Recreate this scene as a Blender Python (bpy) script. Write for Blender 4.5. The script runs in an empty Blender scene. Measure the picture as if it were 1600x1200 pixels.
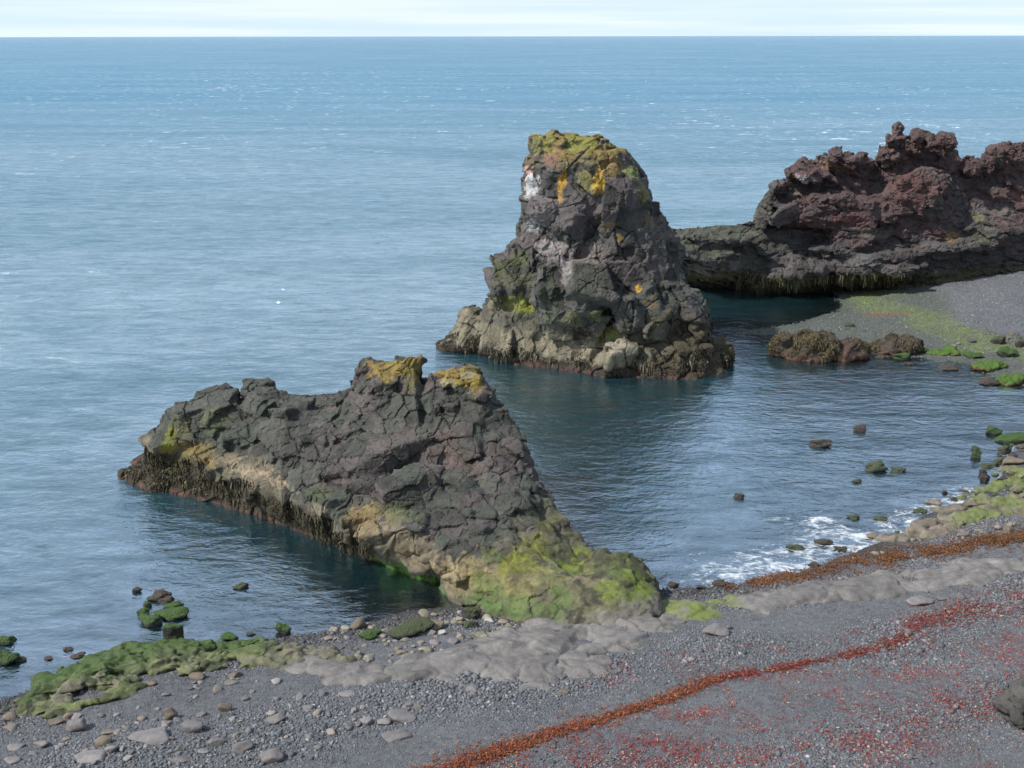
import bpy, bmesh, math, random
import numpy as np
from mathutils import Vector, Matrix
from mathutils.bvhtree import BVHTree

random.seed(7)
RNG = np.random.default_rng(11)
SC = bpy.context.scene
COL = SC.collection
R = math.radians

# ---------------------------------------------------------------- camera
F = 1716.0                     # focal length in pixels of the 1600 px wide photograph
H = 20.0                       # eye height above the sea
PITCH = math.atan((600 - 56.3) / F)
ROLL = 0.0016
cam_d = bpy.data.cameras.new('camera')
cam = bpy.data.objects.new('camera', cam_d)
COL.objects.link(cam)
cam_d.sensor_width = 36.0
cam_d.lens = 36.0 * F / 1600.0
cam_d.clip_start = 0.5
cam_d.clip_end = 90000
cam.location = (0, 0, H)
cam.rotation_euler = (Matrix.Rotation(math.pi / 2 - PITCH, 3, 'X') @ Matrix.Rotation(-ROLL, 3, 'Z')).to_euler()
SC.camera = cam
CP, SP = math.cos(PITCH), math.sin(PITCH)

# ---------------------------------------------------------------- sky and sun
SUN_EL, SUN_AZ = 46, -112      # azimuth in degrees from +Y (view direction), negative = to the left
world = bpy.data.worlds.new('World')
SC.world = world
world.use_nodes = True
nt = world.node_tree
nt.nodes.clear()
N = nt.nodes.new; L = nt.links.new
wout = N('ShaderNodeOutputWorld'); bg = N('ShaderNodeBackground')
sky = N('ShaderNodeTexSky'); sky.sky_type = 'NISHITA'
sky.sun_disc = False
sky.sun_elevation = R(SUN_EL)
sky.sun_rotation = R(SUN_AZ)
sky.altitude = 20; sky.air_density = 1.0; sky.dust_density = 0.6; sky.ozone_density = 1.6
tc = N('ShaderNodeTexCoord'); mp = N('ShaderNodeMapping')
mp.inputs['Scale'].default_value = (1.0, 1.0, 7.0)
nz = N('ShaderNodeTexNoise'); nz.inputs['Scale'].default_value = 2.6; nz.inputs['Detail'].default_value = 7
nz.inputs['Roughness'].default_value = 0.58
cr = N('ShaderNodeValToRGB')
cr.color_ramp.elements[0].position = 0.40; cr.color_ramp.elements[0].color = (0.34, 0.34, 0.34, 1)
cr.color_ramp.elements[1].position = 0.72; cr.color_ramp.elements[1].color = (0.85, 0.85, 0.85, 1)
mix = N('ShaderNodeMix'); mix.data_type = 'RGBA'
mix.inputs['B'].default_value = (5.6, 6.6, 7.8, 1)
L(tc.outputs['Generated'], mp.inputs['Vector']); L(mp.outputs[0], nz.inputs['Vector'])
L(nz.outputs['Fac'], cr.inputs['Fac']); L(cr.outputs['Color'], mix.inputs['Factor'])
L(sky.outputs['Color'], mix.inputs['A'])
# thin bright veil of air low over the horizon
sxyz = N('ShaderNodeSeparateXYZ'); L(tc.outputs['Generated'], sxyz.inputs[0])
hr = N('ShaderNodeMapRange'); hr.interpolation_type = 'SMOOTHSTEP'
hr.inputs['From Min'].default_value = 0.15; hr.inputs['From Max'].default_value = 0.0
hr.inputs['To Min'].default_value = 0.0; hr.inputs['To Max'].default_value = 0.93
L(sxyz.outputs['Z'], hr.inputs['Value'])
mix2 = N('ShaderNodeMix'); mix2.data_type = 'RGBA'
nz2 = N('ShaderNodeTexNoise'); nz2.inputs['Scale'].default_value = 3.2; nz2.inputs['Detail'].default_value = 6
mp2 = N('ShaderNodeMapping'); mp2.inputs['Scale'].default_value = (1, 1, 34); mp2.inputs['Rotation'].default_value = (0.015, 0.02, 0)
L(tc.outputs['Generated'], mp2.inputs['Vector']); L(mp2.outputs[0], nz2.inputs['Vector'])
veil = N('ShaderNodeMix'); veil.data_type = 'RGBA'
veil.inputs['A'].default_value = (4.7, 5.9, 6.9, 1); veil.inputs['B'].default_value = (5.7, 6.5, 7.1, 1)
vr = N('ShaderNodeMapRange'); vr.inputs['From Min'].default_value = .42; vr.inputs['From Max'].default_value = .62
L(nz2.outputs['Fac'], vr.inputs['Value']); L(vr.outputs[0], veil.inputs['Factor'])
L(hr.outputs[0], mix2.inputs['Factor']); L(mix.outputs['Result'], mix2.inputs['A']); L(veil.outputs['Result'], mix2.inputs['B'])
L(mix2.outputs['Result'], bg.inputs['Color'])
bg.inputs['Strength'].default_value = 0.105
L(bg.outputs[0], wout.inputs[0])

sun_d = bpy.data.lights.new('sun', 'SUN')
sun = bpy.data.objects.new('sun', sun_d)
COL.objects.link(sun)
sun_d.energy = 3.8
sun_d.angle = R(1.5)
sun_d.color = (1.0, 0.96, 0.90)
az, el = R(SUN_AZ), R(SUN_EL)
sdir = Vector((math.sin(az) * math.cos(el), math.cos(az) * math.cos(el), math.sin(el)))
sun.rotation_euler = sdir.to_track_quat('Z', 'Y').to_euler()

SC.view_settings.view_transform = 'Standard'
SC.view_settings.look = 'None'
SC.view_settings.exposure = 0.55
SC.view_settings.gamma = 1.0
SC.render.engine = 'CYCLES'

# ---------------------------------------------------------------- measuring helpers (photo pixel -> place)
def ray(px, py):
    a = (px - 800) / F; b = -(py - 600) / F
    return np.array([a, CP + b * SP, -SP + b * CP])

def atz(px, py, z=0.0):
    d = ray(px, py)
    t = (z - H) / d[2]
    return np.array([0, 0, H]) + d * t

def aty(px, py, Y):
    d = ray(px, py)
    return np.array([0, 0, H]) + d * (Y / d[1])

def px_x(px, Y, z):
    # world x of pixel column px for a point at (Y, z)
    depth = Y * CP + (H - z) * SP
    return (px - 800) / F * depth

def project(P):
    x, y, z = P[..., 0], P[..., 1], P[..., 2] - H
    dep = y * CP - z * SP
    up = y * SP + z * CP
    return 800 + F * x / dep, 600 - F * up / dep, dep

# ---------------------------------------------------------------- numpy noise
def _hash(ix, iy, iz, s):
    h = (ix.astype(np.int64) * 374761393 + iy.astype(np.int64) * 668265263 + iz.astype(np.int64) * 2147483647 + s * 1274126177) & 0xFFFFFFFF
    h = ((h ^ (h >> 13)) * 1274126177) & 0xFFFFFFFF
    h = ((h ^ (h >> 16)) * 2246822519) & 0xFFFFFFFF
    return (h ^ (h >> 15)) & 0xFFFFFFFF

def _r(ix, iy, iz, s):
    return _hash(ix, iy, iz, s) / 4294967295.0

def vnoise(p, s=0):
    i = np.floor(p).astype(np.int64); f = p - i
    f = f * f * (3 - 2 * f)
    out = 0
    for dx in (0, 1):
        wx = f[:, 0] if dx else 1 - f[:, 0]
        for dy in (0, 1):
            wy = f[:, 1] if dy else 1 - f[:, 1]
            for dz in (0, 1):
                wz = f[:, 2] if dz else 1 - f[:, 2]
                out = out + wx * wy * wz * _r(i[:, 0] + dx, i[:, 1] + dy, i[:, 2] + dz, s)
    return out * 2 - 1

def fbm(p, s=0, o=4, rough=0.5):
    a, t, out = 1.0, 0.0, 0
    for k in range(o):
        out = out + a * vnoise(p * (2.03 ** k), s + k * 17)
        t += a; a *= rough
    return out / t

def voro(p, s=0, jit=0.9):
    i = np.floor(p).astype(np.int64); f = p - i
    n = len(p)
    F1 = np.full(n, 9.0); F2 = np.full(n, 9.0)
    C = np.zeros((n, 3)); ID = np.zeros((n, 3), dtype=np.int64)
    for dx in (-1, 0, 1):
        for dy in (-1, 0, 1):
            for dz in (-1, 0, 1):
                cx, cy, cz = i[:, 0] + dx, i[:, 1] + dy, i[:, 2] + dz
                h = _hash(cx, cy, cz, s)
                q = np.stack([dx + 0.5 + jit * ((h & 1023) / 1023 - 0.5), dy + 0.5 + jit * (((h >> 10) & 1023) / 1023 - 0.5),
                              dz + 0.5 + jit * (((h >> 20) & 1023) / 1023 - 0.5)], 1)
                d = np.sqrt(((q - f) ** 2).sum(1))
                near = d < F1
                F2 = np.where(near, F1, np.minimum(F2, d))
                F1 = np.where(near, d, F1)
                C[near] = (q + i)[near]
                ID[near] = np.stack([cx, cy, cz], 1)[near]
    rnd = np.stack([_r(ID[:, 0], ID[:, 1], ID[:, 2], s + k) for k in (101, 202, 303, 404)], 1) * 2 - 1
    return F1, F2, C, rnd

def smooth(a, b, x):
    t = np.clip((x - a) / (b - a), 0, 1)
    return t * t * (3 - 2 * t)

def lerp(a, b, t):
    t = np.asarray(t)[..., None]
    return a * (1 - t) + np.asarray(b) * t

# ---------------------------------------------------------------- object helpers
def mesh_np(name, V, Fc, mat=None, parent=None, col=None, smooth_=True, extra=None):
    V = np.asarray(V, dtype=np.float32); Fc = np.asarray(Fc, dtype=np.int32)
    me = bpy.data.meshes.new(name)
    k = Fc.shape[1]
    me.vertices.add(len(V)); me.vertices.foreach_set('co', V.ravel())
    me.loops.add(Fc.size); me.loops.foreach_set('vertex_index', Fc.ravel())
    me.polygons.add(len(Fc)); me.polygons.foreach_set('loop_start', np.arange(len(Fc), dtype=np.int32) * k)
    me.polygons.foreach_set('use_smooth', np.full(len(Fc), smooth_))
    me.update(calc_edges=True)
    if col is not None: set_col(me, col)
    if extra:
        for kk, vv in extra.items():
            at = me.attributes.new(kk, 'FLOAT', 'POINT'); at.data.foreach_set('value', np.asarray(vv, dtype=np.float32))
    if mat: me.materials.append(mat)
    o = bpy.data.objects.new(name, me); COL.objects.link(o)
    if parent: o.parent = parent
    return o

def set_col(me, c):
    c = np.clip(c, 0, 1)
    at = me.attributes.get('Col') or me.attributes.new('Col', 'FLOAT_COLOR', 'POINT')
    at.data.foreach_set('color', np.concatenate([c, np.ones((len(c), 1))], 1).astype(np.float32).ravel())

def tag(o, label=None, cat=None, group=None, kind=None):
    if label: o['label'] = label
    if cat: o['category'] = cat
    if group: o['group'] = group
    if kind: o['kind'] = kind
    return o

def remesh(V, faces, voxel):
    me = bpy.data.meshes.new('tmp'); me.from_pydata([tuple(v) for v in V], [], faces); me.update()
    return remesh_me(me, voxel)

def remesh_me(me, voxel):
    o = bpy.data.objects.new('tmp', me); COL.objects.link(o)
    m = o.modifiers.new('r', 'REMESH'); m.mode = 'VOXEL'; m.voxel_size = voxel; m.adaptivity = 0
    dg = bpy.context.evaluated_depsgraph_get()
    e = o.evaluated_get(dg); r = e.to_mesh()
    n = len(r.vertices); V2 = np.empty(n * 3, np.float32); r.vertices.foreach_get('co', V2)
    fl = len(r.polygons); Fc = np.empty(len(r.loops), np.int32); r.loops.foreach_get('vertex_index', Fc)
    e.to_mesh_clear()
    bpy.data.objects.remove(o); bpy.data.meshes.remove(me)
    assert Fc.size == fl * 4
    return V2.reshape(-1, 3).astype(np.float64), Fc.reshape(-1, 4)

def normals(V, Fc):
    a, b, c, d = V[Fc[:, 0]], V[Fc[:, 1]], V[Fc[:, 2]], V[Fc[:, 3]]
    fn = np.cross(c - a, d - b)
    Nn = np.zeros_like(V)
    for k in range(4):
        for ax in range(3):
            Nn[:, ax] += np.bincount(Fc[:, k], weights=fn[:, ax], minlength=len(V))
    return Nn / (np.linalg.norm(Nn, axis=1, keepdims=True) + 1e-9)

def blocks(V, Nn, cell, amp, seed, tilt=0.9, crack=0.25, cw=0.12, stretch=(1, 1, 1), warp=0.25, rot=0.4, offs=0.55):
    st = np.asarray(stretch)
    c, s = math.cos(rot), math.sin(rot)
    M = np.array([[c, -s * 0.8, s * .6], [s, c * 0.8, -c * .6], [0, .6, .8]])
    p = V @ M / (cell * st)
    p = p + warp * np.stack([fbm(p * 0.9, seed + 5 + k, 2) for k in range(3)], 1)
    F1, F2, C, rnd = voro(p, seed)
    d = offs * rnd[:, 3] + tilt * ((p - C) * rnd[:, :3]).sum(1)
    e = F2 - F1
    # joints open and close along the rock
    d = d - crack * np.clip(.25 + 2.6 * fbm(p * .33, seed + 41, 3), 0, 1.15) * np.exp(-(e / cw) ** 1.3)
    return Nn * (amp * d)[:, None], rnd, e

# ---------------------------------------------------------------- materials
def mat_new(name):
    m = bpy.data.materials.new(name); m.use_nodes = True
    t = m.node_tree
    return m, t, t.nodes['Principled BSDF']

def rock_mat(name, bump=0.35, scale=3.0, rough=0.85, vary=0.45, use_obj=False, fine=26.0, blotch=None, bscale=1.2, spec=0.35):
    m, t, b = mat_new(name)
    n = t.nodes.new; l = t.links.new
    tc = n('ShaderNodeTexCoord')
    if use_obj:
        oi = n('ShaderNodeObjectInfo'); src = oi.outputs['Color']; crd = tc.outputs['Object']
    else:
        at = n('ShaderNodeAttribute'); at.attribute_name = 'Col'; src = at.outputs['Color']; crd = tc.outputs['Object']
    n1 = n('ShaderNodeTexNoise'); n1.inputs['Scale'].default_value = scale; n1.inputs['Detail'].default_value = 9; n1.inputs['Roughness'].default_value = 0.65
    l(crd, n1.inputs['Vector'])
    mr = n('ShaderNodeMapRange'); mr.inputs['From Min'].default_value = 0.3; mr.inputs['From Max'].default_value = 0.7
    mr.inputs['To Min'].default_value = 1 - vary; mr.inputs['To Max'].default_value = 1 + vary
    l(n1.outputs['Fac'], mr.inputs['Value'])
    n2 = n('ShaderNodeTexNoise'); n2.inputs['Scale'].default_value = fine; n2.inputs['Detail'].default_value = 6; n2.inputs['Roughness'].default_value = 0.7
    l(crd, n2.inputs['Vector'])
    mr2 = n('ShaderNodeMapRange'); mr2.inputs['From Min'].default_value = 0.3; mr2.inputs['From Max'].default_value = 0.7
    mr2.inputs['To Min'].default_value = 1 - vary * 0.6; mr2.inputs['To Max'].default_value = 1 + vary * 0.6
    l(n2.outputs['Fac'], mr2.inputs['Value'])
    mu = n('ShaderNodeMath'); mu.operation = 'MULTIPLY'; l(mr.outputs[0], mu.inputs[0]); l(mr2.outputs[0], mu.inputs[1])
    vm = n('ShaderNodeVectorMath'); vm.operation = 'SCALE'; l(src, vm.inputs[0]); l(mu.outputs[0], vm.inputs['Scale'])
    colout = vm.outputs[0]
    if blotch:
        n3 = n('ShaderNodeTexNoise'); n3.inputs['Scale'].default_value = bscale; n3.inputs['Detail'].default_value = 8; n3.inputs['Roughness'].default_value = .7
        l(crd, n3.inputs['Vector'])
        rp = n('ShaderNodeMapRange'); rp.inputs['From Min'].default_value = .54; rp.inputs['From Max'].default_value = .66
        rp.inputs['To Max'].default_value = blotch[3]
        l(n3.outputs['Fac'], rp.inputs['Value'])
        mx = n('ShaderNodeMix'); mx.data_type = 'RGBA'; mx.inputs['B'].default_value = (*blotch[:3], 1)
        l(rp.outputs[0], mx.inputs['Factor']); l(colout, mx.inputs['A']); colout = mx.outputs['Result']
    l(colout, b.inputs['Base Color'])
    b.inputs['Roughness'].default_value = rough
    b.inputs['Specular IOR Level'].default_value = spec
    ad2 = n('ShaderNodeMath'); ad2.operation = 'MULTIPLY_ADD'; l(n2.outputs['Fac'], ad2.inputs[0]); ad2.inputs[1].default_value = 0.35; l(n1.outputs['Fac'], ad2.inputs[2])
    bp = n('ShaderNodeBump'); bp.inputs['Strength'].default_value = bump; bp.inputs['Distance'].default_value = 0.16
    l(ad2.outputs[0], bp.inputs['Height']); l(bp.outputs[0], b.inputs['Normal'])
    return m

M_BASALT = rock_mat('basalt', bump=0.45, scale=2.2, fine=14, vary=0.30)
M_LAVA = rock_mat('lava', bump=0.55, scale=1.6, fine=9, vary=0.35)
M_SHELF = rock_mat('worn_rock', bump=0.45, scale=2.4, fine=14, vary=0.34, rough=0.7)
M_STONE = rock_mat('stone', bump=0.4, scale=2.5, fine=14, vary=0.25, use_obj=True, rough=0.75)
M_PEB = rock_mat('pebble', bump=0.15, scale=9, fine=40, vary=0.2, rough=0.8)
M_WEED = rock_mat('seaweed', bump=0.2, scale=8, fine=40, vary=0.35, rough=0.5)
M_GROUND = rock_mat('gravel', bump=0.7, scale=3.5, fine=22, vary=0.30, rough=0.9)

def moss_mat(name, moss, under, lo=0.1, hi=0.6):
    # rock of the object's own colour with algae growing where the surface faces up
    m, t, b = mat_new(name)
    n = t.nodes.new; l = t.links.new
    tc = n('ShaderNodeTexCoord'); ge = n('ShaderNodeNewGeometry')
    n1 = n('ShaderNodeTexNoise'); n1.inputs['Scale'].default_value = 4; n1.inputs['Detail'].default_value = 9; n1.inputs['Roughness'].default_value = .7
    l(tc.outputs['Object'], n1.inputs['Vector'])
    sx = n('ShaderNodeSeparateXYZ'); l(ge.outputs['Normal'], sx.inputs[0])
    ad = n('ShaderNodeMath'); ad.operation = 'MULTIPLY_ADD'; l(n1.outputs['Fac'], ad.inputs[0]); ad.inputs[1].default_value = 1.2; l(sx.outputs['Z'], ad.inputs[2])
    mr = n('ShaderNodeMapRange'); mr.inputs['From Min'].default_value = lo + .6; mr.inputs['From Max'].default_value = hi + .6
    l(ad.outputs[0], mr.inputs['Value'])
    mx = n('ShaderNodeMix'); mx.data_type = 'RGBA'
    mx.inputs['A'].default_value = (*under, 1); mx.inputs['B'].default_value = (*moss, 1)
    l(mr.outputs[0], mx.inputs['Factor'])
    hs = n('ShaderNodeMapRange'); hs.inputs['From Min'].default_value = .3; hs.inputs['From Max'].default_value = .7
    hs.inputs['To Min'].default_value = .6; hs.inputs['To Max'].default_value = 1.4
    n2 = n('ShaderNodeTexNoise'); n2.inputs['Scale'].default_value = 18; n2.inputs['Detail'].default_value = 6
    l(tc.outputs['Object'], n2.inputs['Vector']); l(n2.outputs['Fac'], hs.inputs['Value'])
    vm = n('ShaderNodeVectorMath'); vm.operation = 'SCALE'; l(mx.outputs['Result'], vm.inputs[0]); l(hs.outputs[0], vm.inputs['Scale'])
    l(vm.outputs[0], b.inputs['Base Color']); b.inputs['Roughness'].default_value = .75
    bp = n('ShaderNodeBump'); bp.inputs['Strength'].default_value = 1; bp.inputs['Distance'].default_value = .12
    l(n2.outputs['Fac'], bp.inputs['Height']); l(bp.outputs[0], b.inputs['Normal'])
    return m
M_MOSS = moss_mat('bright_algae_rock', (.036, .080, .010), (.026, .030, .016))
M_OLIVE = moss_mat('olive_algae_rock', (.052, .066, .024), (.04, .036, .029), .2, .9)
M_BROWNROCK = moss_mat('brown_weed_rock', (.060, .042, .030), (.026, .021, .018), .0, .9)

# ---------------------------------------------------------------- land outline and height
SHORE = [(1306, 462), (1314, 474), (1310, 488), (1245, 506), (1142, 522), (1210, 524), (1290, 540), (1330, 560), (1400, 560), (1500, 572), (1545, 588),
         (1600, 606), (1700, 628), (1760, 650), (1690, 668), (1600, 684), (1575, 715), (1555, 750), (1545, 776), (1440, 806), (1408, 838), (1340, 866), (1260, 890),
         (1150, 914), (1060, 920), (1010, 925), (900, 940), (800, 952), (700, 950), (640, 958), (560, 978), (500, 988), (400, 1002),
         (330, 1012), (240, 1022), (150, 1042), (90, 1062), (40, 1085), (0, 1094), (-160, 1120), (-500, 1165), (-1500, 1240)]
SH = np.array([atz(x, y)[:2] for x, y in SHORE])
LAND = np.concatenate([SH, [[-80, -60], [160, -60], [160, 130], [SH[0][0] + 6, 130], [SH[0][0] + 1, 100]]])

def seg_dist(P, A, B):
    d = B - A; t = np.clip(((P - A) @ d) / (d @ d), 0, 1)
    return np.linalg.norm(P - (A + t[:, None] * d), axis=1)

def poly_dist(P, pts, closed=False):
    pts = np.asarray(pts); out = np.full(len(P), 1e9)
    k = len(pts)
    for i in range(k if closed else k - 1):
        out = np.minimum(out, seg_dist(P, pts[i], pts[(i + 1) % k]))
    return out

def inside(P, poly):
    poly = np.asarray(poly); r = np.zeros(len(P), bool); k = len(poly)
    x, y = P[:, 0], P[:, 1]
    for i in range(k):
        x1, y1 = poly[i]; x2, y2 = poly[(i + 1) % k]
        if y1 == y2: continue
        c = ((y1 > y) != (y2 > y)) & (x < (x2 - x1) * (y - y1) / (y2 - y1) + x1)
        r ^= c
    return r

def shore_sd(P):
    d = poly_dist(P, SH)
    return np.where(inside(P, LAND), d, -d)

def ground_h(P, fine=True):
    sd = shore_sd(P)
    p3 = np.column_stack([P, np.zeros(len(P))])
    far = smooth(50, 62, P[:, 1])
    s = np.maximum(sd, 0)
    land = (0.13 * np.minimum(s, 7) + 0.075 * np.maximum(s - 7, 0)) * (1 - far) + far * (0.055 * np.minimum(s, 7) + 0.10 * np.maximum(s - 7, 0))
    land = np.minimum(land, 3.4 + 0 * land)
    # low storm berms running along the shore
    land = land + (1 - far) * smooth(3, 6, s) * 0.10 * np.sin((s + 1.2 * vnoise(p3 * .12, 3)) * 1.35)
    sea = -np.minimum(0.16 * np.maximum(-sd, 0), 5.0)
    z = np.where(sd > 0, land, sea)
    z = z + (0.10 * fbm(p3 * 0.35, 21, 3) + 0.035 * fbm(p3 * 1.6, 22, 3)) * smooth(-2.5, 3, sd) 
    z = z + 0.66 * np.maximum(0, 19 - P[:, 1]) * smooth(-5, 10, sd)
    return z

def ground(px, py, dz=0.0):
    z = 0.0
    for _ in range(6):
        p = atz(px, py, z); z = float(max(ground_h(p[None, :2])[0], -0.05)) + dz
    p = atz(px, py, z)
    return p

def grid_axis(lo, hi, a, b, step, grow):
    mid = list(np.arange(a, b + step * .5, step))
    s = step; v = mid[-1]; up = []
    while v < hi: s *= grow; v += s; up.append(min(v, hi))
    s = step; v = mid[0]; dn = []
    while v > lo: s *= grow; v -= s; dn.append(max(v, lo))
    return np.array(dn[::-1] + mid + up)

def grid_mesh(xs, ys):
    X, Y = np.meshgrid(xs, ys)
    n, m = len(xs), len(ys)
    i = np.arange((m - 1) * (n - 1)); r, c = i // (n - 1), i % (n - 1)
    a = r * n + c
    return np.column_stack([X.ravel(), Y.ravel()]), np.column_stack([a, a + 1, a + n + 1, a + n])

def wpoly(pts, z=0.3): return np.array([atz(x, y, z)[:2] for x, y in pts])

# colours of the ground ----------------------------------------------------
G_GREY = np.array([.108, .112, .120])
GREENLINE = np.array([ground(x, y)[:2] for x, y in [(1372, 458), (1352, 468), (1372, 480), (1430, 488), (1462, 508), (1500, 526), (1560, 545), (1640, 560)]])
ORANGEPATCH = np.array([ground(x, y)[:2] for x, y in [(1365, 492), (1405, 491)]])
def ground_col(P):
    p3 = np.column_stack([P, np.zeros(len(P))])
    sd = shore_sd(P)
    c = np.tile(G_GREY, (len(P), 1)) * (1 + 0.13 * fbm(p3 * .5, 31, 3))[:, None]
    far = smooth(50, 62, P[:, 1])
    n = fbm(p3 * .7, 33, 4)
    # wet fringe
    wet = smooth(2.0, -.3, sd + .8 * n)
    c = lerp(c, np.array([.036, .034, .034]), wet * .85)
    # far beach: greenish flat between the water and the algae line, purple-grey behind it
    dl = poly_dist(P, GREENLINE)
    low = far * smooth(9, 7, sd)
    c = lerp(c, np.array([.074, .084, .070]), np.clip(low * .8, 0, 1))
    c = lerp(c, np.array([.125, .155, .05]), far * smooth(2.5, .5, dl + 1.3 * n) * np.clip(.55 + .5 * fbm(p3 * 2.1, 35, 3), 0, 1))
    c = lerp(c, np.array([.17, .085, .045]), far * smooth(.9, .1, poly_dist(P, ORANGEPATCH) + .8 * n) * .5)
    return c

xs = grid_axis(-300, 300, -30, 62, 0.26, 1.18)
ys = grid_axis(-120, 400, 22, 104, 0.26, 1.18)
P2, Fc = grid_mesh(xs, ys)
hz = ground_h(P2)
DEPTH_P = None
beach = mesh_np('beach', np.column_stack([P2, hz]), Fc, M_GROUND, col=ground_col(P2))
tag(beach, kind='structure')

# ---------------------------------------------------------------- sea
ROCKFOOT = [  # waterline outlines of the three big rocks: the bottom falls away around them
    [(188, 745), (240, 772), (400, 820), (560, 880), (680, 938), (900, 900), (912, 862), (850, 800), (700, 730), (500, 700)],
    [(690, 538), (860, 572), (1000, 598), (1143, 568), (1090, 500), (900, 490), (760, 510)],
]
def water_mat():
    m = bpy.data.materials.new('sea_water'); m.use_nodes = True
    t = m.node_tree; t.nodes.clear(); n = t.nodes.new; l = t.links.new
    out = n('ShaderNodeOutputMaterial')
    geo = n('ShaderNodeNewGeometry')
    dep = n('ShaderNodeAttribute'); dep.attribute_name = 'depth'
    foam = n('ShaderNodeAttribute'); foam.attribute_name = 'foam'
    calm = n('ShaderNodeAttribute'); calm.attribute_name = 'calm'
    farA = n('ShaderNodeAttribute'); farA.attribute_name = 'far'
    def noise(scale, sx, sy, det, rough=.55, dist=0):
        mp = n('ShaderNodeMapping'); mp.inputs['Scale'].default_value = (sx, sy, 1); mp.inputs['Rotation'].default_value = (0, 0, .22)
        l(geo.outputs['Position'], mp.inputs['Vector'])
        q = n('ShaderNodeTexNoise'); q.inputs['Scale'].default_value = scale; q.inputs['Detail'].default_value = det
        q.inputs['Roughness'].default_value = rough; q.inputs['Distortion'].default_value = dist
        l(mp.outputs[0], q.inputs['Vector']); return q.outputs['Fac']
    def math_(op, a, b=None, c=None):
        q = n('ShaderNodeMath'); q.operation = op
        for i, v in enumerate((a, b, c)):
            if v is None: continue
            if isinstance(v, (int, float)): q.inputs[i].default_value = v
            else: l(v, q.inputs[i])
        return q.outputs[0]
    def rng(v, a, b, c=0, d=1):
        q = n('ShaderNodeMapRange')
        for k, x in zip(('From Min', 'From Max', 'To Min', 'To Max'), (a, b, c, d)): q.inputs[k].default_value = x
        l(v, q.inputs['Value']); return q.outputs[0]
    ripple = noise(1.5, .75, 1.25, 4, .62, .3)
    wave = noise(.33, .75, 1.3, 6, .62, .5)
    swell = noise(.045, .45, 1.3, 3, .5)
    fine = noise(5.5, .7, 1.2, 3, .6)
    patches = noise(.030, .30, 1.2, 6, .66, .8)
    streak = noise(.004, .25, 1.4, 4, .55, .3)
    # waves are taller offshore, gentle in the bay
    rough_sea = calm.outputs['Fac']
    h1 = math_('MULTIPLY', ripple, rng(rough_sea, 0, 1, .09, .42))
    h2 = math_('MULTIPLY_ADD', wave, rng(rough_sea, 0, 1, .14, .95), h1)
    h3 = math_('MULTIPLY_ADD', swell, rng(rough_sea, 0, 1, .1, 1.5), h2)
    h4 = math_('MULTIPLY_ADD', fine, .012, h3)
    bp = n('ShaderNodeBump'); bp.inputs['Distance'].default_value = 1.0
    l(math_('MULTIPLY', rng(patches, .3, .7, .55, 1.0), 1.0), bp.inputs['Strength'])
    l(h4, bp.inputs['Height'])
    # water body colour
    mx = n('ShaderNodeMix'); mx.data_type = 'RGBA'
    mx.inputs['A'].default_value = (.018, .080, .105, 1); mx.inputs['B'].default_value = (.024, .108, .15, 1)
    l(rng(streak, .35, .65), mx.inputs['Factor'])
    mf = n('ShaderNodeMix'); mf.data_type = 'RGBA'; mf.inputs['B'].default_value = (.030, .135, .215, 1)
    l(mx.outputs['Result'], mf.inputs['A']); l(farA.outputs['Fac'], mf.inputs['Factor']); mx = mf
    body = n('ShaderNodeBsdfDiffuse'); l(mx.outputs['Result'], body.inputs['Color'])
    bay = n('ShaderNodeMix'); bay.data_type = 'RGBA'
    bay.inputs['A'].default_value = (.010, .040, .050, 1); l(mx.outputs['Result'], bay.inputs['B'])
    l(rough_sea, bay.inputs['Factor']); l(bay.outputs['Result'], body.inputs['Color'])
    see = n('ShaderNodeBsdfTransparent'); see.inputs['Color'].default_value = (.55, .70, .68, 1)
    op = math_('SUBTRACT', 1.0, math_('EXPONENT', math_('MULTIPLY', dep.outputs['Fac'], -1.1)))
    ms = n('ShaderNodeMixShader'); l(op, ms.inputs[0]); l(see.outputs[0], ms.inputs[1]); l(body.outputs[0], ms.inputs[2])
    gl = n('ShaderNodeBsdfGlossy'); gl.inputs['Roughness'].default_value = .12; gl.inputs['Color'].default_value = (.83, .93, 1, 1)
    l(bp.outputs[0], gl.inputs['Normal'])
    fr = n('ShaderNodeFresnel'); fr.inputs['IOR'].default_value = 2.1; l(bp.outputs[0], fr.inputs['Normal'])
    m2 = n('ShaderNodeMixShader'); l(rng(math_('MULTIPLY', math_('MULTIPLY_ADD', fr.outputs[0], .80, .37), math_('MULTIPLY', rng(farA.outputs['Fac'], 0, 1, 1.0, .60), math_('MULTIPLY', rng(patches, .36, .62, .66, 1.10), rng(noise(.55, .50, 1.5, 6, .80, .4), .36, .64, .62, 1.30)))), 0, 1), m2.inputs[0]); l(ms.outputs[0], m2.inputs[1]); l(gl.outputs[0], m2.inputs[2])
    # foam: at the shore (attribute) and small whitecaps offshore
    fn1 = noise(1.1, 1, 1.6, 8, .72, 1.2)
    fn2 = noise(4.2, 1, 1.3, 5, .7, .5)
    lace = math_('ADD', math_('MULTIPLY', fn1, .7), math_('MULTIPLY', fn2, .3))
    shoref = rng(math_('ADD', lace, math_('MULTIPLY', foam.outputs['Fac'], .155)), .63, .82)
    capn = noise(.26, .85, 1.3, 6, .75, .8)
    capc = noise(.006, 1, 1, 3, .5)
    cap = rng(math_('ADD', capn, math_('MULTIPLY', capc, .16)), .705, .73)
    cap = math_('MULTIPLY', cap, rng(farA.outputs['Fac'], .1, .5))
    fa = math_('MINIMUM', math_('ADD', shoref, math_('MULTIPLY', cap, .9)), 1.0)
    fb = n('ShaderNodeBsdfDiffuse'); fb.inputs['Color'].default_value = (.75, .78, .80, 1)
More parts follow.
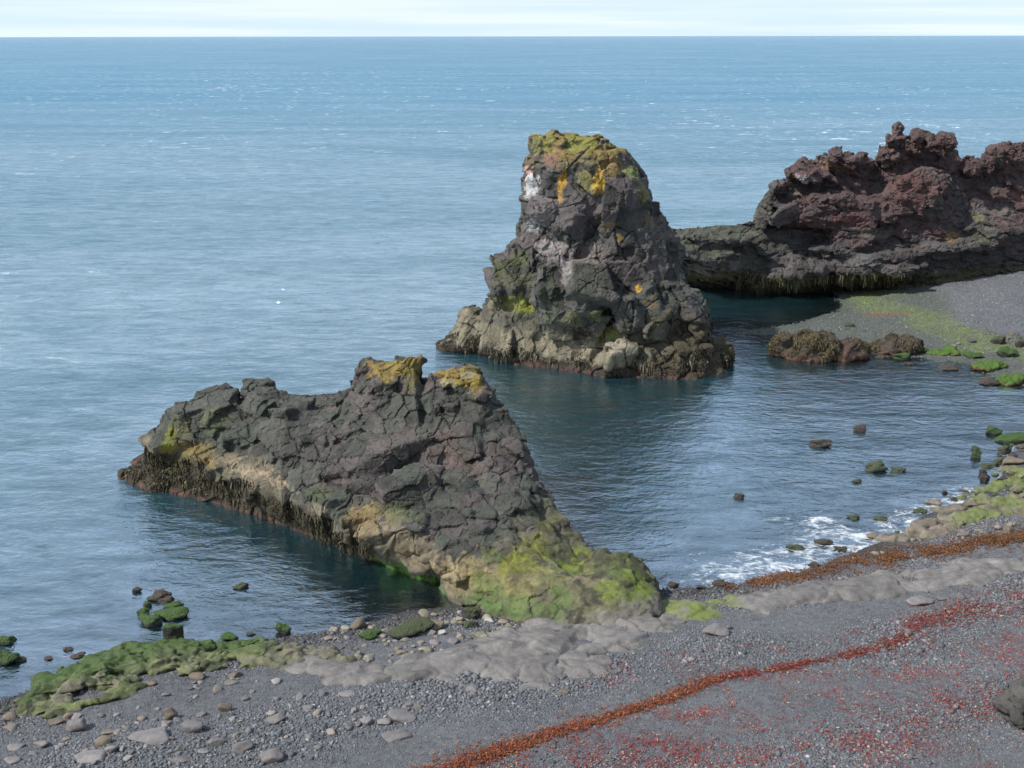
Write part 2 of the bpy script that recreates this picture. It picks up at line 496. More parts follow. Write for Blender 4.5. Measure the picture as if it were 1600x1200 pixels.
    m3 = n('ShaderNodeMixShader'); l(fa, m3.inputs[0]); l(m2.outputs[0], m3.inputs[1]); l(fb.outputs[0], m3.inputs[2])
    l(m3.outputs[0], out.inputs['Surface'])
    return m
xs = grid_axis(-60000, 60000, -30, 62, 0.4, 1.16)
ys = grid_axis(-400, 80000, 22, 104, 0.4, 1.16)
P2, Fc = grid_mesh(xs, ys)
sdw = shore_sd(P2)
gz = ground_h(P2)
depth = np.maximum(0, -gz)
p3 = np.column_stack([P2, np.zeros(len(P2))])
FOAM = np.array([atz(x, y)[:2] for x, y in [(1120, 908), (1200, 892), (1262, 868), (1300, 848), (1290, 832)]])
FOAM2 = np.array([atz(x, y)[:2] for x, y in [(1290, 868), (1400, 830), (1450, 800), (1520, 770)]])
fo = np.maximum(smooth(3.8, .0, poly_dist(P2, FOAM) + 1.2 * fbm(p3 * .5, 71, 3)), 1.0 * smooth(2.2, .1, poly_dist(P2, FOAM2) + .6 * fbm(p3 * .5, 72, 3)))
fo = np.maximum(fo, .8 * smooth(.9, .0, np.abs(sdw)) * (P2[:, 0] > 5) * (P2[:, 1] < 60))
px_, py_, dd_ = project(np.column_stack([P2, np.zeros(len(P2))]))
outer = np.array([atz(x, y)[:2] for x, y in [(-900, 1100), (-100, 960), (180, 760), (560, 640), (720, 545), (1150, 420), (1800, 400)]])
# calm inside the cove, rough outside it
side = np.where(P2[:, 1] > np.interp(P2[:, 0], outer[:, 0][np.argsort(outer[:, 0])], outer[:, 1][np.argsort(outer[:, 0])]), 1, -1)
calm = smooth(-14, 30, side * poly_dist(P2, outer))
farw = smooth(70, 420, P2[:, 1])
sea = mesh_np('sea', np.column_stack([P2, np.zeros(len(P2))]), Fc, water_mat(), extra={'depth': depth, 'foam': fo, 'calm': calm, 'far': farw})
tag(sea, kind='structure')

# ---------------------------------------------------------------- big rocks
class Rock:
    """closed solids -> one voxel surface -> broken into blocks -> coloured"""
    def __init__(s): s.V = []; s.F = []
    def loft(s, secs):
        # secs: list of closed rings (same count) of 3-D points
        b = len(s.V); k = len(secs[0])
        for r in secs: s.V += [tuple(p) for p in r]
        for i in range(len(secs) - 1):
            for j in range(k):
                a, c = b + i * k + j, b + i * k + (j + 1) % k
                s.F.append((a, c, c + k, a + k))
        s.F.append(tuple(b + j for j in range(k))[::-1]); s.F.append(tuple(b + (len(secs) - 1) * k + j for j in range(k)))
    def blob(s, c, r, rot=0, seed=0, n=16, tiltx=0, tilty=0):
        rg = np.random.default_rng(seed)
        v = rg.normal(size=(n, 3)); v /= np.linalg.norm(v, axis=1, keepdims=True)
        v = v * np.asarray(r) * 1.12
        M = np.array((Matrix.Rotation(rot, 3, 'Z') @ Matrix.Rotation(tiltx, 3, 'X') @ Matrix.Rotation(tilty, 3, 'Y')))
        v = v @ M.T + np.asarray(c)
        bm = bmesh.new()
        for p in v: bm.verts.new(p)
        res = bmesh.ops.convex_hull(bm, input=bm.verts)
        loose = [x for x in bm.verts if not x.link_faces]
        bmesh.ops.delete(bm, geom=loose, context='VERTS')
        bmesh.ops.recalc_face_normals(bm, faces=bm.faces)
        bm.verts.index_update(); b = len(s.V)
        s.V += [tuple(x.co) for x in bm.verts]; s.F += [tuple(b + q.index for q in f.verts) for f in bm.faces]
        bm.free()
    def prep(s, v=.3):
        s.cV, s.cF = remesh(s.V, s.F, v); s.cN = normals(s.cV, s.cF)
    def cover(s, n, size, where, seed=0, asp=(1, 1, 1), proud=.35, sig=.4, space=.75, frame=(0, 0, 0), jit=.28, up_lim=.35):
        # angular joint blocks bedded into the surface
        rg = np.random.default_rng(seed); idx = np.nonzero(where(s.cV, s.cN))[0]; rg.shuffle(idx)
        kept = np.zeros((0, 3)); ks = np.zeros(0); cnt = 0
        base = Matrix.Rotation(frame[2], 3, 'Z') @ Matrix.Rotation(frame[0], 3, 'X') @ Matrix.Rotation(frame[1], 3, 'Y')
        cor = np.array([(x, y, z) for x in (-1, 1) for y in (-1, 1) for z in (-1, 1)], float)
        for i in idx:
            p = s.cV[i]; r = size(p, rg)
            if len(kept) and (np.linalg.norm(kept - p, axis=1) < space * (ks + r) * .5).any(): continue
            kept = np.vstack([kept, p]); ks = np.append(ks, r)
            ax = [rg.normal() * sig for _ in range(3)]
            M = np.array(base @ Matrix.Rotation(ax[2] * 1.6, 3, 'Z') @ Matrix.Rotation(ax[0], 3, 'X') @ Matrix.Rotation(ax[1], 3, 'Y'))
            v = cor * (1 + jit * rg.normal(size=(8, 3)) * .8)
            v = np.concatenate([v * .5, (cor[rg.permutation(8)[:3]] * .2 + rg.normal(size=(3, 3)) * .38)])
            v = v * r * np.array(asp) * rg.uniform(.75, 1.3, 3)
            v = v @ M.T - s.cN[i] * r * (.5 - proud)
            pr = v @ s.cN[i]; lim = proud * r * rg.uniform(.2, .95) * (1 + .32 * rg.normal(size=len(v)))
            v = v - s.cN[i] * np.maximum(0, pr - lim)[:, None]
            if v[:, 2].max() > up_lim * r: v[:, 2] = np.minimum(v[:, 2], up_lim * r)
            v = v + p
            bm = bmesh.new()
            for q in v: bm.verts.new(q)
            bmesh.ops.convex_hull(bm, input=bm.verts)
            bmesh.ops.delete(bm, geom=[x for x in bm.verts if not x.link_faces], context='VERTS')
            bmesh.ops.recalc_face_normals(bm, faces=bm.faces); bm.verts.index_update(); b = len(s.V)
            s.V += [tuple(x.co) for x in bm.verts]; s.F += [tuple(b + q.index for q in f.verts) for f in bm.faces]; bm.free()
            cnt += 1
            if cnt >= n: break
        return cnt
    def build(s, v1, v2, stages):
        V, Fc = remesh(s.V, s.F, v1)
        Nn = normals(V, Fc)
        for st in stages[0]:
            d, _, _ = blocks(V, Nn, **st); V = V + d
        V, Fc = remesh(V, Fc.tolist(), v2)
        s.rnd = []; 
        V0 = V.copy()
        for st in stages[1]:
            Nn = normals(V, Fc)
            d, rnd, e = blocks(V, Nn, **st); V = V + d; s.rnd.append((rnd, e))
        s.P, s.Fc, s.P0 = V, Fc, V0
        s.N = normals(V, Fc)
        s.bvh = BVHTree.FromPolygons([tuple(v) for v in V], Fc.tolist())
        return s
    def hit(s, px, py):
        d = ray(px, py); h = s.bvh.ray_cast(Vector((0, 0, H)), Vector(d).normalized())
        return None if h[0] is None else (np.array(h[0]), np.array(h[1]), h[3])
    def paint(s, col, spots, noise_amp=.95, ns=2.4, seed=50):
        nz_ = fbm(s.P * ns, seed, 5, .7) + .5 * fbm(s.P * ns * 4, seed + 9, 3, .7)
        sp_ = np.clip(.80 + 1.1 * fbm(s.P * 6.5, seed + 31, 3, .8), .15, 1)
        for (px, py, rp, c, k) in spots:
            h = s.hit(px, py)
            if h is None: continue
            rx, ry = rp if isinstance(rp, tuple) else (rp, rp)
            sc = h[2] / F
            dv = s.P - h[0]
            q = np.sqrt((dv[:, 0] / (rx * sc)) ** 2 + (dv[:, 1] / (max(rx, ry) * sc * 1.3)) ** 2 + (dv[:, 2] / (ry * sc)) ** 2)
            m = smooth(1.08, .82, q + noise_amp * nz_) * k * sp_
            col = lerp(col, np.array(c), m)
        return col

def interp_secs(secs, step=.5):
    out = [secs[0]]
    for a, b in zip(secs[:-1], secs[1:]):
        n = max(1, int(np.linalg.norm(np.mean(b, 0) - np.mean(a, 0)) / step))
        for k in range(1, n + 1): out.append(a + (b - a) * k / n)
    return out

# -- near outcrop. one section per photo column: base row, ledge row, ledge z, middle row, crest row, crest Y, thickness behind crest
def sec(px, base, ledge, zl, mid, fm, crest, yc, back, zbase=0.0, overhang=.5):
    pb = atz(px, base, zbase); pl = atz(px, ledge, zl); pc = aty(px, crest, yc)
    pm_y = pl[1] + (pc[1] - pl[1]) * fm; pm = aty(px, mid, pm_y)
    dirv = np.array([pb[0] / pb[1], 1, 0])
    under = pb + dirv * overhang; under[2] = -1.6
    lip = pl + dirv * .8; lip[2] += .15
    cb = pc + dirv * back * .35; cb[2] = pc[2] * .93 if pc[2] > 1 else pc[2] - .1
    cc = pc + dirv * back * .8; cc[2] = pc[2] * .45
    cd = pc + dirv * back * 1.1; cd[2] = -1.6
    inner = pb + dirv * overhang; inner[2] = max(zbase, 0) + .15
    return np.array([under, inner, pl, lip, pm, pc, cb, cc, cd])

near = Rock()
NS = [  # px, base, ledge, zl, mid, fm, crest, Yc, back
    (186, 746, 744, .08, 743, .5, 742, 49.2, .8), (205, 757, 745, .35, 738, .5, 733, 49.4, 1.5), (236, 772, 722, 1.1, 718, .5, 716, 48.8, 3),
    (262, 780, 702, 1.7, 690, .4, 680, 48.5, 4), (290, 788, 706, 1.8, 672, .45, 642, 48.6, 4.5), (330, 798, 716, 1.9, 668, .45, 624, 49, 4.5),
    (375, 811, 730, 2.0, 672, .5, 636, 48.6, 5), (405, 821, 740, 2.05, 675, .5, 618, 48.2, 5), (450, 836, 757, 2.1, 680, .5, 632, 47.8, 5),
    (500, 856, 782, 2.1, 690, .5, 645, 47.2, 5.2), (545, 876, 803, 2.05, 700, .5, 642, 46.8, 5.4), (562, 882, 812, 2.0, 690, .62, 606, 46.4, 4.6),
    (575, 888, 818, 1.95, 690, .66, 578, 46.2, 4), (610, 903, 832, 1.9, 700, .66, 567, 46.0, 4), (643, 920, 846, 1.85, 710, .66, 562, 45.8, 4), (661, 924, 850, 1.8, 715, .6, 606, 45.6, 4.4),
    (682, 928, 856, 1.8, 715, .66, 588, 45.4, 4), (700, 938, 866, 1.75, 722, .66, 584, 45.2, 4), (745, 952, 884, 1.6, 735, .66, 582, 45.0, 3.8), (758, 955, 890, 1.5, 745, .62, 604, 44.8, 3.8),
    (775, 960, 896, 1.4, 765, .55, 640, 44.2, 3.8), (795, 964, 900, 1.4, 790, .5, 678, 43.4, 3.6), (815, 969, 905, 1.3, 815, .5, 712, 42.6, 3.4), (840, 975, 908, 1.3, 840, .5, 762, 41.4, 3),
    (862, 981, 912, 1.3, 868, .5, 798, 40.3, 2.6), (880, 985, 918, 1.25, 885, .5, 832, 39.2, 2.3), (912, 984, 922, 1.2, 898, .5, 862, 38.1, 1.8),
    (935, 982, 925, 1.2, 895, .5, 868, 37.7, 1.6), (975, 980, 925, 1.2, 893, .5, 870, 37.4, 1.5), (1005, 976, 930, 1.0, 905, .5, 884, 37.0, 1.3), (1024, 970, 938, .8, 925, .5, 908, 36.4, 1), (1034, 966, 950, .5, 945, .5, 938, 36, .5)]
secs = []
for q in NS:
    zb = 0.0 if q[0] < 680 else min(.35, (q[0] - 680) / 400)
    oh = .9 if 240 < q[0] < 700 else .1
    secs.append(sec(*q, zbase=zb, overhang=oh))
near.loft(interp_secs(secs, .6))
# blocks standing proud of the face and crest, measured on the photograph: px, py, half width px, half height px
NB = [(345, 622, 25, 11), (405, 614, 16, 14), (432, 612, 14, 12), (462, 624, 16, 12), (505, 636, 12, 8), (575, 584, 16, 22), (642, 572, 18, 18), (622, 580, 22, 14), (345, 640, 26, 14), (300, 665, 30, 26), (275, 680, 18, 16), (425, 615, 22, 14), (410, 640, 24, 20), (455, 632, 20, 14), (500, 700, 34, 34), (490, 745, 26, 24),
      (555, 690, 28, 24), (520, 740, 20, 16), (590, 745, 44, 34), (565, 770, 26, 24), (640, 715, 26, 18), (676, 715, 26, 18), (650, 768, 38, 38), (620, 790, 34, 26), (605, 690, 26, 20),
      (450, 660, 24, 20), (380, 680, 28, 22), (345, 660, 30, 26), (600, 610, 30, 26), (640, 575, 16, 20), (590, 582, 18, 12), (720, 600, 36, 22), (700, 640, 26, 22), (745, 620, 22, 20), (770, 690, 22, 16), (735, 690, 24, 22),
      (790, 676, 12, 9), (700, 760, 34, 22), (750, 780, 30, 18), (800, 790, 30, 18), (830, 830, 26, 14), (560, 815, 30, 20), (610, 845, 26, 18), (660, 870, 34, 20), (700, 880, 26, 18)]
V, Fq = remesh(near.V, near.F, .25)
bv = BVHTree.FromPolygons([tuple(v) for v in V], Fq.tolist())
for i, (px, py, rw, rh) in enumerate(NB):
    h = bv.ray_cast(Vector((0, 0, H)), Vector(ray(px, py)).normalized())
    if h[0] is None: h = bv.ray_cast(Vector((0, 0, H)), Vector(ray(px, py + 14)).normalized())
    if h[0] is None: continue
    sc = h[3] / F
    p = np.array(h[0]) + ray(px, py) * (rw * sc * .35)
    near.blob(p, (rw * sc, rw * sc * .9, rh * sc * 1.05), rot=random.uniform(-.5, .5), seed=100 + i, n=18, tiltx=random.uniform(-.2, .3))
# smooth worn foot at the right-hand end
for (px, py, z, r) in [(905, 925, .9, (1.0, 1.3, .9)), (950, 905, 1.3, (1.1, 1.3, .9)), (985, 900, 1.3, (.9, 1.1, .9)), (1005, 930, .8, (.9, 1.0, .9)), (880, 955, .5, (1.2, .9, .8)), (940, 950, .6, (1.3, .9, .8)), (990, 965, .4, (1.2, .6, .6)), (820, 930, .8, (1.2, 1.0, .8)), (760, 915, .8, (1.4, .9, .8))]:
    p = atz(px, py, z); near.blob(p + np.array([0, .5, -.8]), r, seed=int(px), n=16)
near.prep(.25)
right_ = lambda V: V[:, 0] > -2.5 + .9 * (V[:, 2] - 1)
near.cover(260, lambda p, g: g.uniform(1.0, 2.3), lambda V, n: (V[:, 2] > 1.7) & ~right_(V) & (V[:, 2] < 4.4) & (n[:, 1] < .2), seed=6, asp=(1.1, .9, .8), proud=.33, sig=.24, space=.8, frame=(.3, -.1, .3))
near.cover(900, lambda p, g: g.uniform(.35, 1.1 if p[2] < 4.6 else .8), lambda V, n: (V[:, 2] > 1.6) & ~right_(V) & (fbm(V * .5, 401, 3) > -.12), seed=2, asp=(1.1, .9, .8), proud=.46, sig=.4, space=.7, frame=(.3, -.1, .3))
near.cover(900, lambda p, g: g.uniform(.35, .9), lambda V, n: (V[:, 2] > 1.25) & right_(V) & (V[:, 1] > 36.8), seed=3, asp=(1.3, 1.0, .55), proud=.36, sig=.3, space=.65, frame=(.55, .35, -.3))
near.cover(260, lambda p, g: g.uniform(.5, 1.2), lambda V, n: (V[:, 2] > -.1) & (V[:, 2] < 1.8), seed=4, asp=(1.2, .9, .6), proud=.12, sig=.25, space=.8, frame=(.5, .3, -.3))
near.cover(500, lambda p, g: g.uniform(.2, .5), lambda V, n: (V[:, 2] > 2.6) & (fbm(V * .6, 402, 3) > .0), seed=5, asp=(1.1, 1, .8), proud=.55, sig=.7, space=1.4, up_lim=.5)
near.build(.06, .046, (
    [],
    [dict(cell=.95, amp=.09, seed=2, tilt=1.1, crack=1.2, cw=.032, warp=.12), dict(cell=.3, amp=.03, seed=3, tilt=1.2, crack=.3, cw=.06, warp=.15), dict(cell=.13, amp=.010, seed=4, tilt=1.0, crack=.3, cw=.14)]))
P = near.P; z = P[:, 2]
# the low worn foot of the rock is smooth: relax it
def relax(V, Fc, w, it):
    E = np.concatenate([Fc[:, [0, 1]], Fc[:, [1, 2]], Fc[:, [2, 3]], Fc[:, [3, 0]]])
    n = len(V); cnt = np.bincount(E[:, 0], minlength=n) + np.bincount(E[:, 1], minlength=n)
    for _ in range(it):
        A = np.zeros_like(V)
        for ax in range(3):
            A[:, ax] = np.bincount(E[:, 0], weights=V[E[:, 1], ax], minlength=n) + np.bincount(E[:, 1], weights=V[E[:, 0], ax], minlength=n)
        A /= np.maximum(cnt, 1)[:, None]
        V = V + (A - V) * w[:, None]
    return V
pxv, pyv, _ = project(P)
foot = smooth(-1.5, 1.5, P[:, 0] - 1.0) * smooth(3.2, 1.5, z)
low = smooth(2.3, 1.4, z) * smooth(-9, -5, P[:, 0])
near.P = relax(P, near.Fc, np.clip(np.maximum(foot, low * .5), 0, 1) * .6, 3)
P = near.P; z = P[:, 2]; near.N = normals(P, near.Fc)
near.bvh = BVHTree.FromPolygons([tuple(v) for v in P], near.Fc.tolist())
rnd0, e0 = near.rnd[0]
n1 = fbm(P * .45, 60, 4); n2 = fbm(P * 1.5, 61, 4); n3 = fbm(P * np.array([2.5, 2.5, .5]), 62, 3)
c = np.tile(np.array([.055, .055, .047]), (len(P), 1)) * (1 + .36 * rnd0[:, :1] + .25 * n2[:, None])
c = lerp(c, np.array([.082, .067, .064]), smooth(-1, 2, P[:, 0] + 9 + 3 * n1) * smooth(-.1, .5, rnd0[:, 1]) * .7)
c = lerp(c, np.array([.050, .056, .044]), smooth(.2, .8, -rnd0[:, 1]) * .8)
up = near.N[:, 2]
# pale tan worn band under the blocks, darker weed band at the water
zt = 1.95 - .02 * (P[:, 0] + 5)
tan = smooth(zt + .25, zt - .15, z + .7 * n1 + .45 * n2)
c = lerp(c, np.array([.155, .127, .084]), tan * np.clip(.6 + 1.2 * n3, 0, 1))
c = lerp(c, np.array([.085, .078, .05]), tan * smooth(-.1, .4, n2 + .5 * n3) * .75)
right = smooth(-1, 3, P[:, 0])
c = lerp(c, np.array([.075, .078, .040]), np.clip(tan + .5 * smooth(3, 2, z), 0, 1) * right * .8)
weed = smooth(1.75, 1.25, z + .5 * n2) * smooth(-4.2, -6.5, P[:, 0] + .5 * n1)
c = lerp(c, np.array([.030, .024, .014]), weed * .95)
c = lerp(c, np.array([.13, .055, .035]), smooth(.30, .12, z + .1 * n2) * smooth(-3, -5, P[:, 0]) * np.clip(.3 + .8 * fbm(P * 5, 63, 3), 0, 1))
YG = (.15, .155, .018); OL = (.11, .105, .035); BG = (.048, .112, .012); YL = (.22, .155, .03)
GR = (.075, .105, .022)
c = near.paint(c, [
    (600, 575, (34, 14), YL, .9), (640, 565, (22, 26), YL, .8), (645, 590, (14, 24), OL, .7), (715, 590, (48, 14), YL, .9), (745, 600, (14, 18), YL, .9), (700, 600, (16, 7), (.26, .26, .2), .5), (728, 586, (14, 6), (.28, .28, .22), .5),
    (280, 672, (20, 22), OL, .6), (262, 690, (10, 20), YG, .8), (300, 712, (50, 12), YL, .55), (330, 660, (26, 26), (.10, .11, .05), .5), (270, 720, (26, 16), OL, .5),
    (380, 735, (50, 9), (.25, .2, .13), .8), (430, 755, (30, 8), (.27, .21, .13), .8), (500, 795, (20, 10), (.3, .25, .18), .7), (570, 810, (40, 20), (.21, .145, .05), .8), (600, 835, (40, 26), (.21, .17, .11), .6), (650, 860, (50, 24), (.20, .16, .10), .5),
    (490, 770, 24, (.075, .085, .03), .5), (620, 800, (34, 12), (.08, .10, .03), .5), (520, 690, 30, (.10, .08, .08), .6), (690, 700, (40, 26), (.13, .09, .08), .6), (620, 690, (40, 20), (.125, .10, .09), .6), (720, 730, (40, 22), (.13, .09, .08), .5),
    (740, 900, (60, 26), (.26, .21, .09), .7), (780, 930, (60, 26), (.10, .14, .035), .8), (700, 905, (20, 34), (.25, .2, .12), .6), (618, 890, (40, 24), BG, 1), (650, 910, (44, 22), BG, 1), (690, 930, (34, 14), (.05, .12, .012), 1),
    (860, 820, (24, 10), YG, .6), (835, 860, (34, 14), YG, .7), (800, 885, (26, 12), YG, .95), (830, 885, (20, 12), YG, .9), (770, 868, (24, 10), GR, .6), (880, 870, (30, 12), GR, .6), (860, 900, (34, 14), (.17, .17, .06), .7),
    (970, 890, (50, 16), GR, .7), (1000, 905, (30, 26), (.10, .13, .018), .8), (985, 930, (30, 20), (.085, .115, .02), .7), (920, 905, (30, 16), (.2, .16, .10), .6), (900, 950, (50, 26), (.15, .14, .07), .7), (960, 950, (40, 16), (.13, .13, .06), .6),
    (890, 890, (30, 10), (.13, .16, .02), .8), (905, 870, (20, 8), (.15, .18, .02), .7), (815, 870, (12, 8), (.16, .18, .02), 1), (945, 925, (20, 10), (.13, .17, .02), .7), (1005, 935, (18, 14), (.12, .17, .015), .9), (875, 935, (18, 20), (.06, .10, .025), .7), (920, 935, (16, 10), (.045, .045, .03), .8), (860, 955, (24, 12), (.05, .095, .02), .8), (720, 925, (24, 12), (.22, .175, .10), .7), (810, 915, (30, 14), (.19, .155, .07), .7),
    (960, 975, (90, 14), (.15, .137, .118), .9), (1000, 960, (50, 16), (.15, .137, .118), .8), (830, 955, (50, 16), (.09, .13, .04), .8), (760, 945, (50, 12), (.07, .12, .04), .8)])
c = lerp(c, np.array([.040, .036, .024]), smooth(.02, .22, fbm(P * 1.7, 431, 4, .7)) * smooth(-1, 2, P[:, 0]) * smooth(3.4, 2.6, P[:, 2]) * .8)
near_col = c.copy(); near_o = mesh_np('rock_outcrop', P, near.Fc, M_BASALT, col=c)
tag(near_o, 'long dark blocky outcrop in front with two lichen-capped knobs and a green foot', 'rock outcrop')

# -- hanging weed
def strands(name, pts, nrm, length, width, colr, parent=None, seed=5, segs=4, out=.18):
    rg = np.random.default_rng(seed); n = len(pts)
    cl = fbm(pts * 1.3, seed + 70, 3, .6)
    th = rg.uniform(-1.2, 1.2, n); L_ = length * rg.uniform(.35, 1.3, n) * np.clip(.8 + 2.2 * cl, .25, 1.7); W = width * rg.uniform(.6, 1.4, n)
    side = np.column_stack([np.cos(th), np.sin(th), np.zeros(n)])
    V = []
    for k in range(segs + 1):
        t = k / segs
        ctr = pts + nrm * (out * math.sin(math.pi * min(t * .7 + .1, 1)) * L_)[:, None] - np.array([0, 0, 1]) * (t * L_)[:, None] + rg.normal(size=(n, 3)) * .022
        w = W * (1 - t * .75)
        V.append(ctr - side * w[:, None]); V.append(ctr + side * w[:, None])
    V = np.stack(V, 1)  # n, 2(segs+1), 3
    k2 = 2 * (segs + 1); base = np.arange(n) * k2
    Fc = np.concatenate([np.column_stack([base + 2 * k, base + 2 * k + 1, base + 2 * k + 3, base + 2 * k + 2]) for k in range(segs)])
    cc = np.repeat(colr * rg.uniform(.6, 1.5, (n, 1)), k2, 0)
    return tag(mesh_np(name, V.reshape(-1, 3), Fc, M_WEED, parent=parent, col=cc, smooth_=False), kind='stuff')
def pick(rock, mask, n, seed=3):
    rg = np.random.default_rng(seed); idx = np.nonzero(mask)[0]
    i = rg.choice(idx, min(n, len(idx)), replace=False); return rock.P[i], rock.N[i]
z = near.P[:, 2]; nn = fbm(near.P * .8, 77, 3)
mk = (z > .35) & (z < 1.6 + 1.3 * nn) & (fbm(near.P * 1.6, 88, 3) > -.22) & (near.N[:, 1] < .1) & (near.P[:, 0] < -5.4) & (near.P[:, 1] < 49)
p_, n_ = pick(near, mk, 5200)
cw = np.where(RNG.random((len(p_), 1)) < .35, [[.062, .052, .018]], [[.030, .024, .012]])
strands('seaweed_fringe', p_, n_, .38, .028, cw, near_o)

# -- sea stack: rings (row on photo, left px, right px, L depth, F px/depth, R depth, B px/depth)
stack = Rock()
def ring(z, L_, Fp, R_, B_, n=32, e=.8):
    pts = [np.array([px_x(px, Y, max(z, 0)), Y]) for px, Y in (L_, Fp, R_, B_)]
    c = (pts[0] + pts[2]) / 2; out = []
    for k in range(n):
        t = 2 * math.pi * k / n
        cs, sn = math.cos(t), math.sin(t)
        a = math.copysign(abs(cs) ** e, cs); b = math.copysign(abs(sn) ** e, sn)
        va = (pts[2] - c) if a > 0 else (c - pts[0])
        vb = (c - pts[1]) if b < 0 else (pts[3] - c)
        q = c + va * a + vb * b
        out.append((q[0], q[1], z))
    return np.array(out)
SR = [  # z, L(px,Y), F(px,Y), R(px,Y), B(px,Y)
    (-2.0, (728, 72), (985, 63.6), (1150, 67.0), (900, 78)),
    (0.0, (738, 71.5), (960, 64.9), (1118, 67.2), (900, 77)),
    (0.7, (746, 71.2), (940, 65.7), (1102, 67.5), (900, 76.5)),
    (1.9, (762, 71.0), (925, 66.5), (1082, 68.0), (900, 76)),
    (2.6, (768, 71.0), (915, 66.9), (1076, 68.5), (900, 75.5)),
    (4.2, (784, 71.0), (915, 67.0), (1075, 69.0), (900, 75)),
    (5.2, (794, 71.0), (915, 67.2), (1062, 69.2), (905, 75)),
    (6.2, (802, 71.0), (915, 67.3), (1054, 69.5), (905, 75)),
    (7.4, (822, 71.0), (915, 67.5), (1047, 70), (905, 75)),
    (8.2, (824, 71.0), (915, 67.7), (1040, 70), (905, 75)),
    (9.6, (825, 71.0), (912, 67.8), (1016, 70), (905, 75)),
    (11.2, (824, 71.0), (905, 68.0), (1008, 70), (905, 75)),
    (12.5, (828, 71.0), (900, 68.2), (988, 70.3), (905, 74.5)),
    (13.0, (836, 71.0), (900, 68.4), (966, 70.5), (900, 74)),
    (13.4, (840, 71.0), (890, 68.9), (950, 70.5), (895, 73.5)),
    (13.6, (848, 71.0), (885, 69.6), (935, 70.5), (890, 73))]
stack.loft([ring(*q) for q in SR])
for i, (px, py, Y, r, rot) in enumerate([
        (855, 222, 70, (.9, .9, .55), 0), (895, 224, 70.5, (.8, .8, .5), .4), (932, 224, 70, (.6, .6, .5), .2), (958, 252, 70, (1.0, 1, .6), .2), (982, 288, 69.5, (.7, .9, .8), .5), (993, 318, 69.5, (.7, .9, .8), .1),
        (1015, 350, 69.6, (.9, .9, 1), .6), (925, 285, 68, (.8, .6, .9), .3), (860, 300, 68.6, (1.0, .8, 1.5), .1), (900, 350, 68, (1.2, .8, 1.6), .7), (950, 330, 68, (.8, .8, .7), .7),
        (803, 416, 69.5, (1.3, 1.2, 1.0), .3), (792, 448, 69.5, (1.3, 1.2, .9), .8), (806, 400, 69.8, (.7, .8, .7), .2), (870, 460, 66.8, (1.1, .9, 2.2), .1), (920, 460, 66.6, (1.4, 1.0, 2.1), .5), (985, 470, 66.6, (1.6, 1.3, 1.8), .2), (1010, 500, 66.4, (1.5, 1.2, 1.5), .3),
        (1060, 480, 67.6, (1.3, 1.2, 1.5), .4), (1075, 520, 67.4, (1.5, 1.3, 1.2), .2), (1105, 555, 67.0, (1.2, 1.0, .7), .2), (1060, 555, 66, (1.6, 1.2, .9), .2), (1020, 575, 65.4, (1.4, 1.0, .7), .2), (960, 565, 65.6, (1.4, 1.0, 1.1), .4), (1130, 566, 67.4, (.7, .6, .35), .2),
        (760, 520, 70.6, (1.4, 1.2, 1.2), .1), (790, 505, 69.4, (1.3, 1.0, 1.6), .6), (740, 498, 72.5, (.9, .9, .5), .6), (738, 538, 70.8, (1.3, 1.0, .55), .2), (716, 541, 70.9, (1.1, .8, .4), .1), (698, 537, 71.5, (.8, .6, .3), .1),
        (1040, 400, 70, (.9, 1, 1.4), .2), (1045, 440, 70, (1., 1, 1.2), .2)]):
    stack.blob(aty(px, py, Y), r, rot=rot, seed=300 + i, n=20)
stack.prep(.3)
stack.cover(240, lambda p, g: g.uniform(1.3, 2.6), lambda V, n: (V[:, 2] > .8) & (V[:, 2] < 11) & (n[:, 1] < .3), seed=1, asp=(.8, .8, 1.5), proud=.34, sig=.16, space=.75, frame=(-.08, .1, .4))
stack.cover(900, lambda p, g: g.uniform(.5, 1.6 if p[2] < 10.5 else 1.0), lambda V, n: (V[:, 2] > .5) & (fbm(V * .35, 403, 3) > -.1), seed=2, asp=(.85, .85, 1.25), proud=.42, sig=.34, space=.75, frame=(-.05, .1, .4))
stack.cover(900, lambda p, g: g.uniform(.35, .8), lambda V, n: (V[:, 0] + .5 * (V[:, 2] - 7) > 5.5) | (V[:, 2] > 12.0) | (V[:, 2] < 1.0), seed=3, asp=(1, 1, .9), proud=.5, sig=.6, space=.9, up_lim=.5)
stack.build(.085, .068, (
    [],
    [dict(cell=1.3, amp=.14, seed=12, stretch=(1, 1, 1.3), tilt=1.1, crack=1.5, cw=.032, warp=.12), dict(cell=.42, amp=.05, seed=13, tilt=1.2, crack=.3, cw=.06, warp=.15), dict(cell=.2, amp=.018, seed=14, tilt=1.0, crack=.3, cw=.14)]))
P = stack.P; z = P[:, 2]; rnd0, e0 = stack.rnd[0]
n1 = fbm(P * .35, 80, 4); n2 = fbm(P * 1.3, 81, 4); n3 = fbm(P * np.array([2.2, 2.2, .35]), 82, 3)
c = np.tile(np.array([.057, .054, .048]), (len(P), 1)) * (1 + .36 * rnd0[:, :1] + .25 * n2[:, None])
c = lerp(c, np.array([.10, .082, .078]), smooth(.1, .6, rnd0[:, 1] + .5 * n1) * smooth(4, 7, z) * .7)
c = lerp(c, np.array([.048, .052, .042]), smooth(-.1, .6, rnd0[:, 2]) * smooth(7, 5, z) * .8)
midx = smooth(7.5, 4, np.abs(P[:, 0] - 4.0))
c = lerp(c, np.array([.095, .085, .045]), smooth(3.8, 1.8, z + .8 * n2) * .5)
tanb = smooth(.3, .7, z + .3 * n2 + .7 * n3) * smooth(2.5, 2.1, z + .3 * n2)
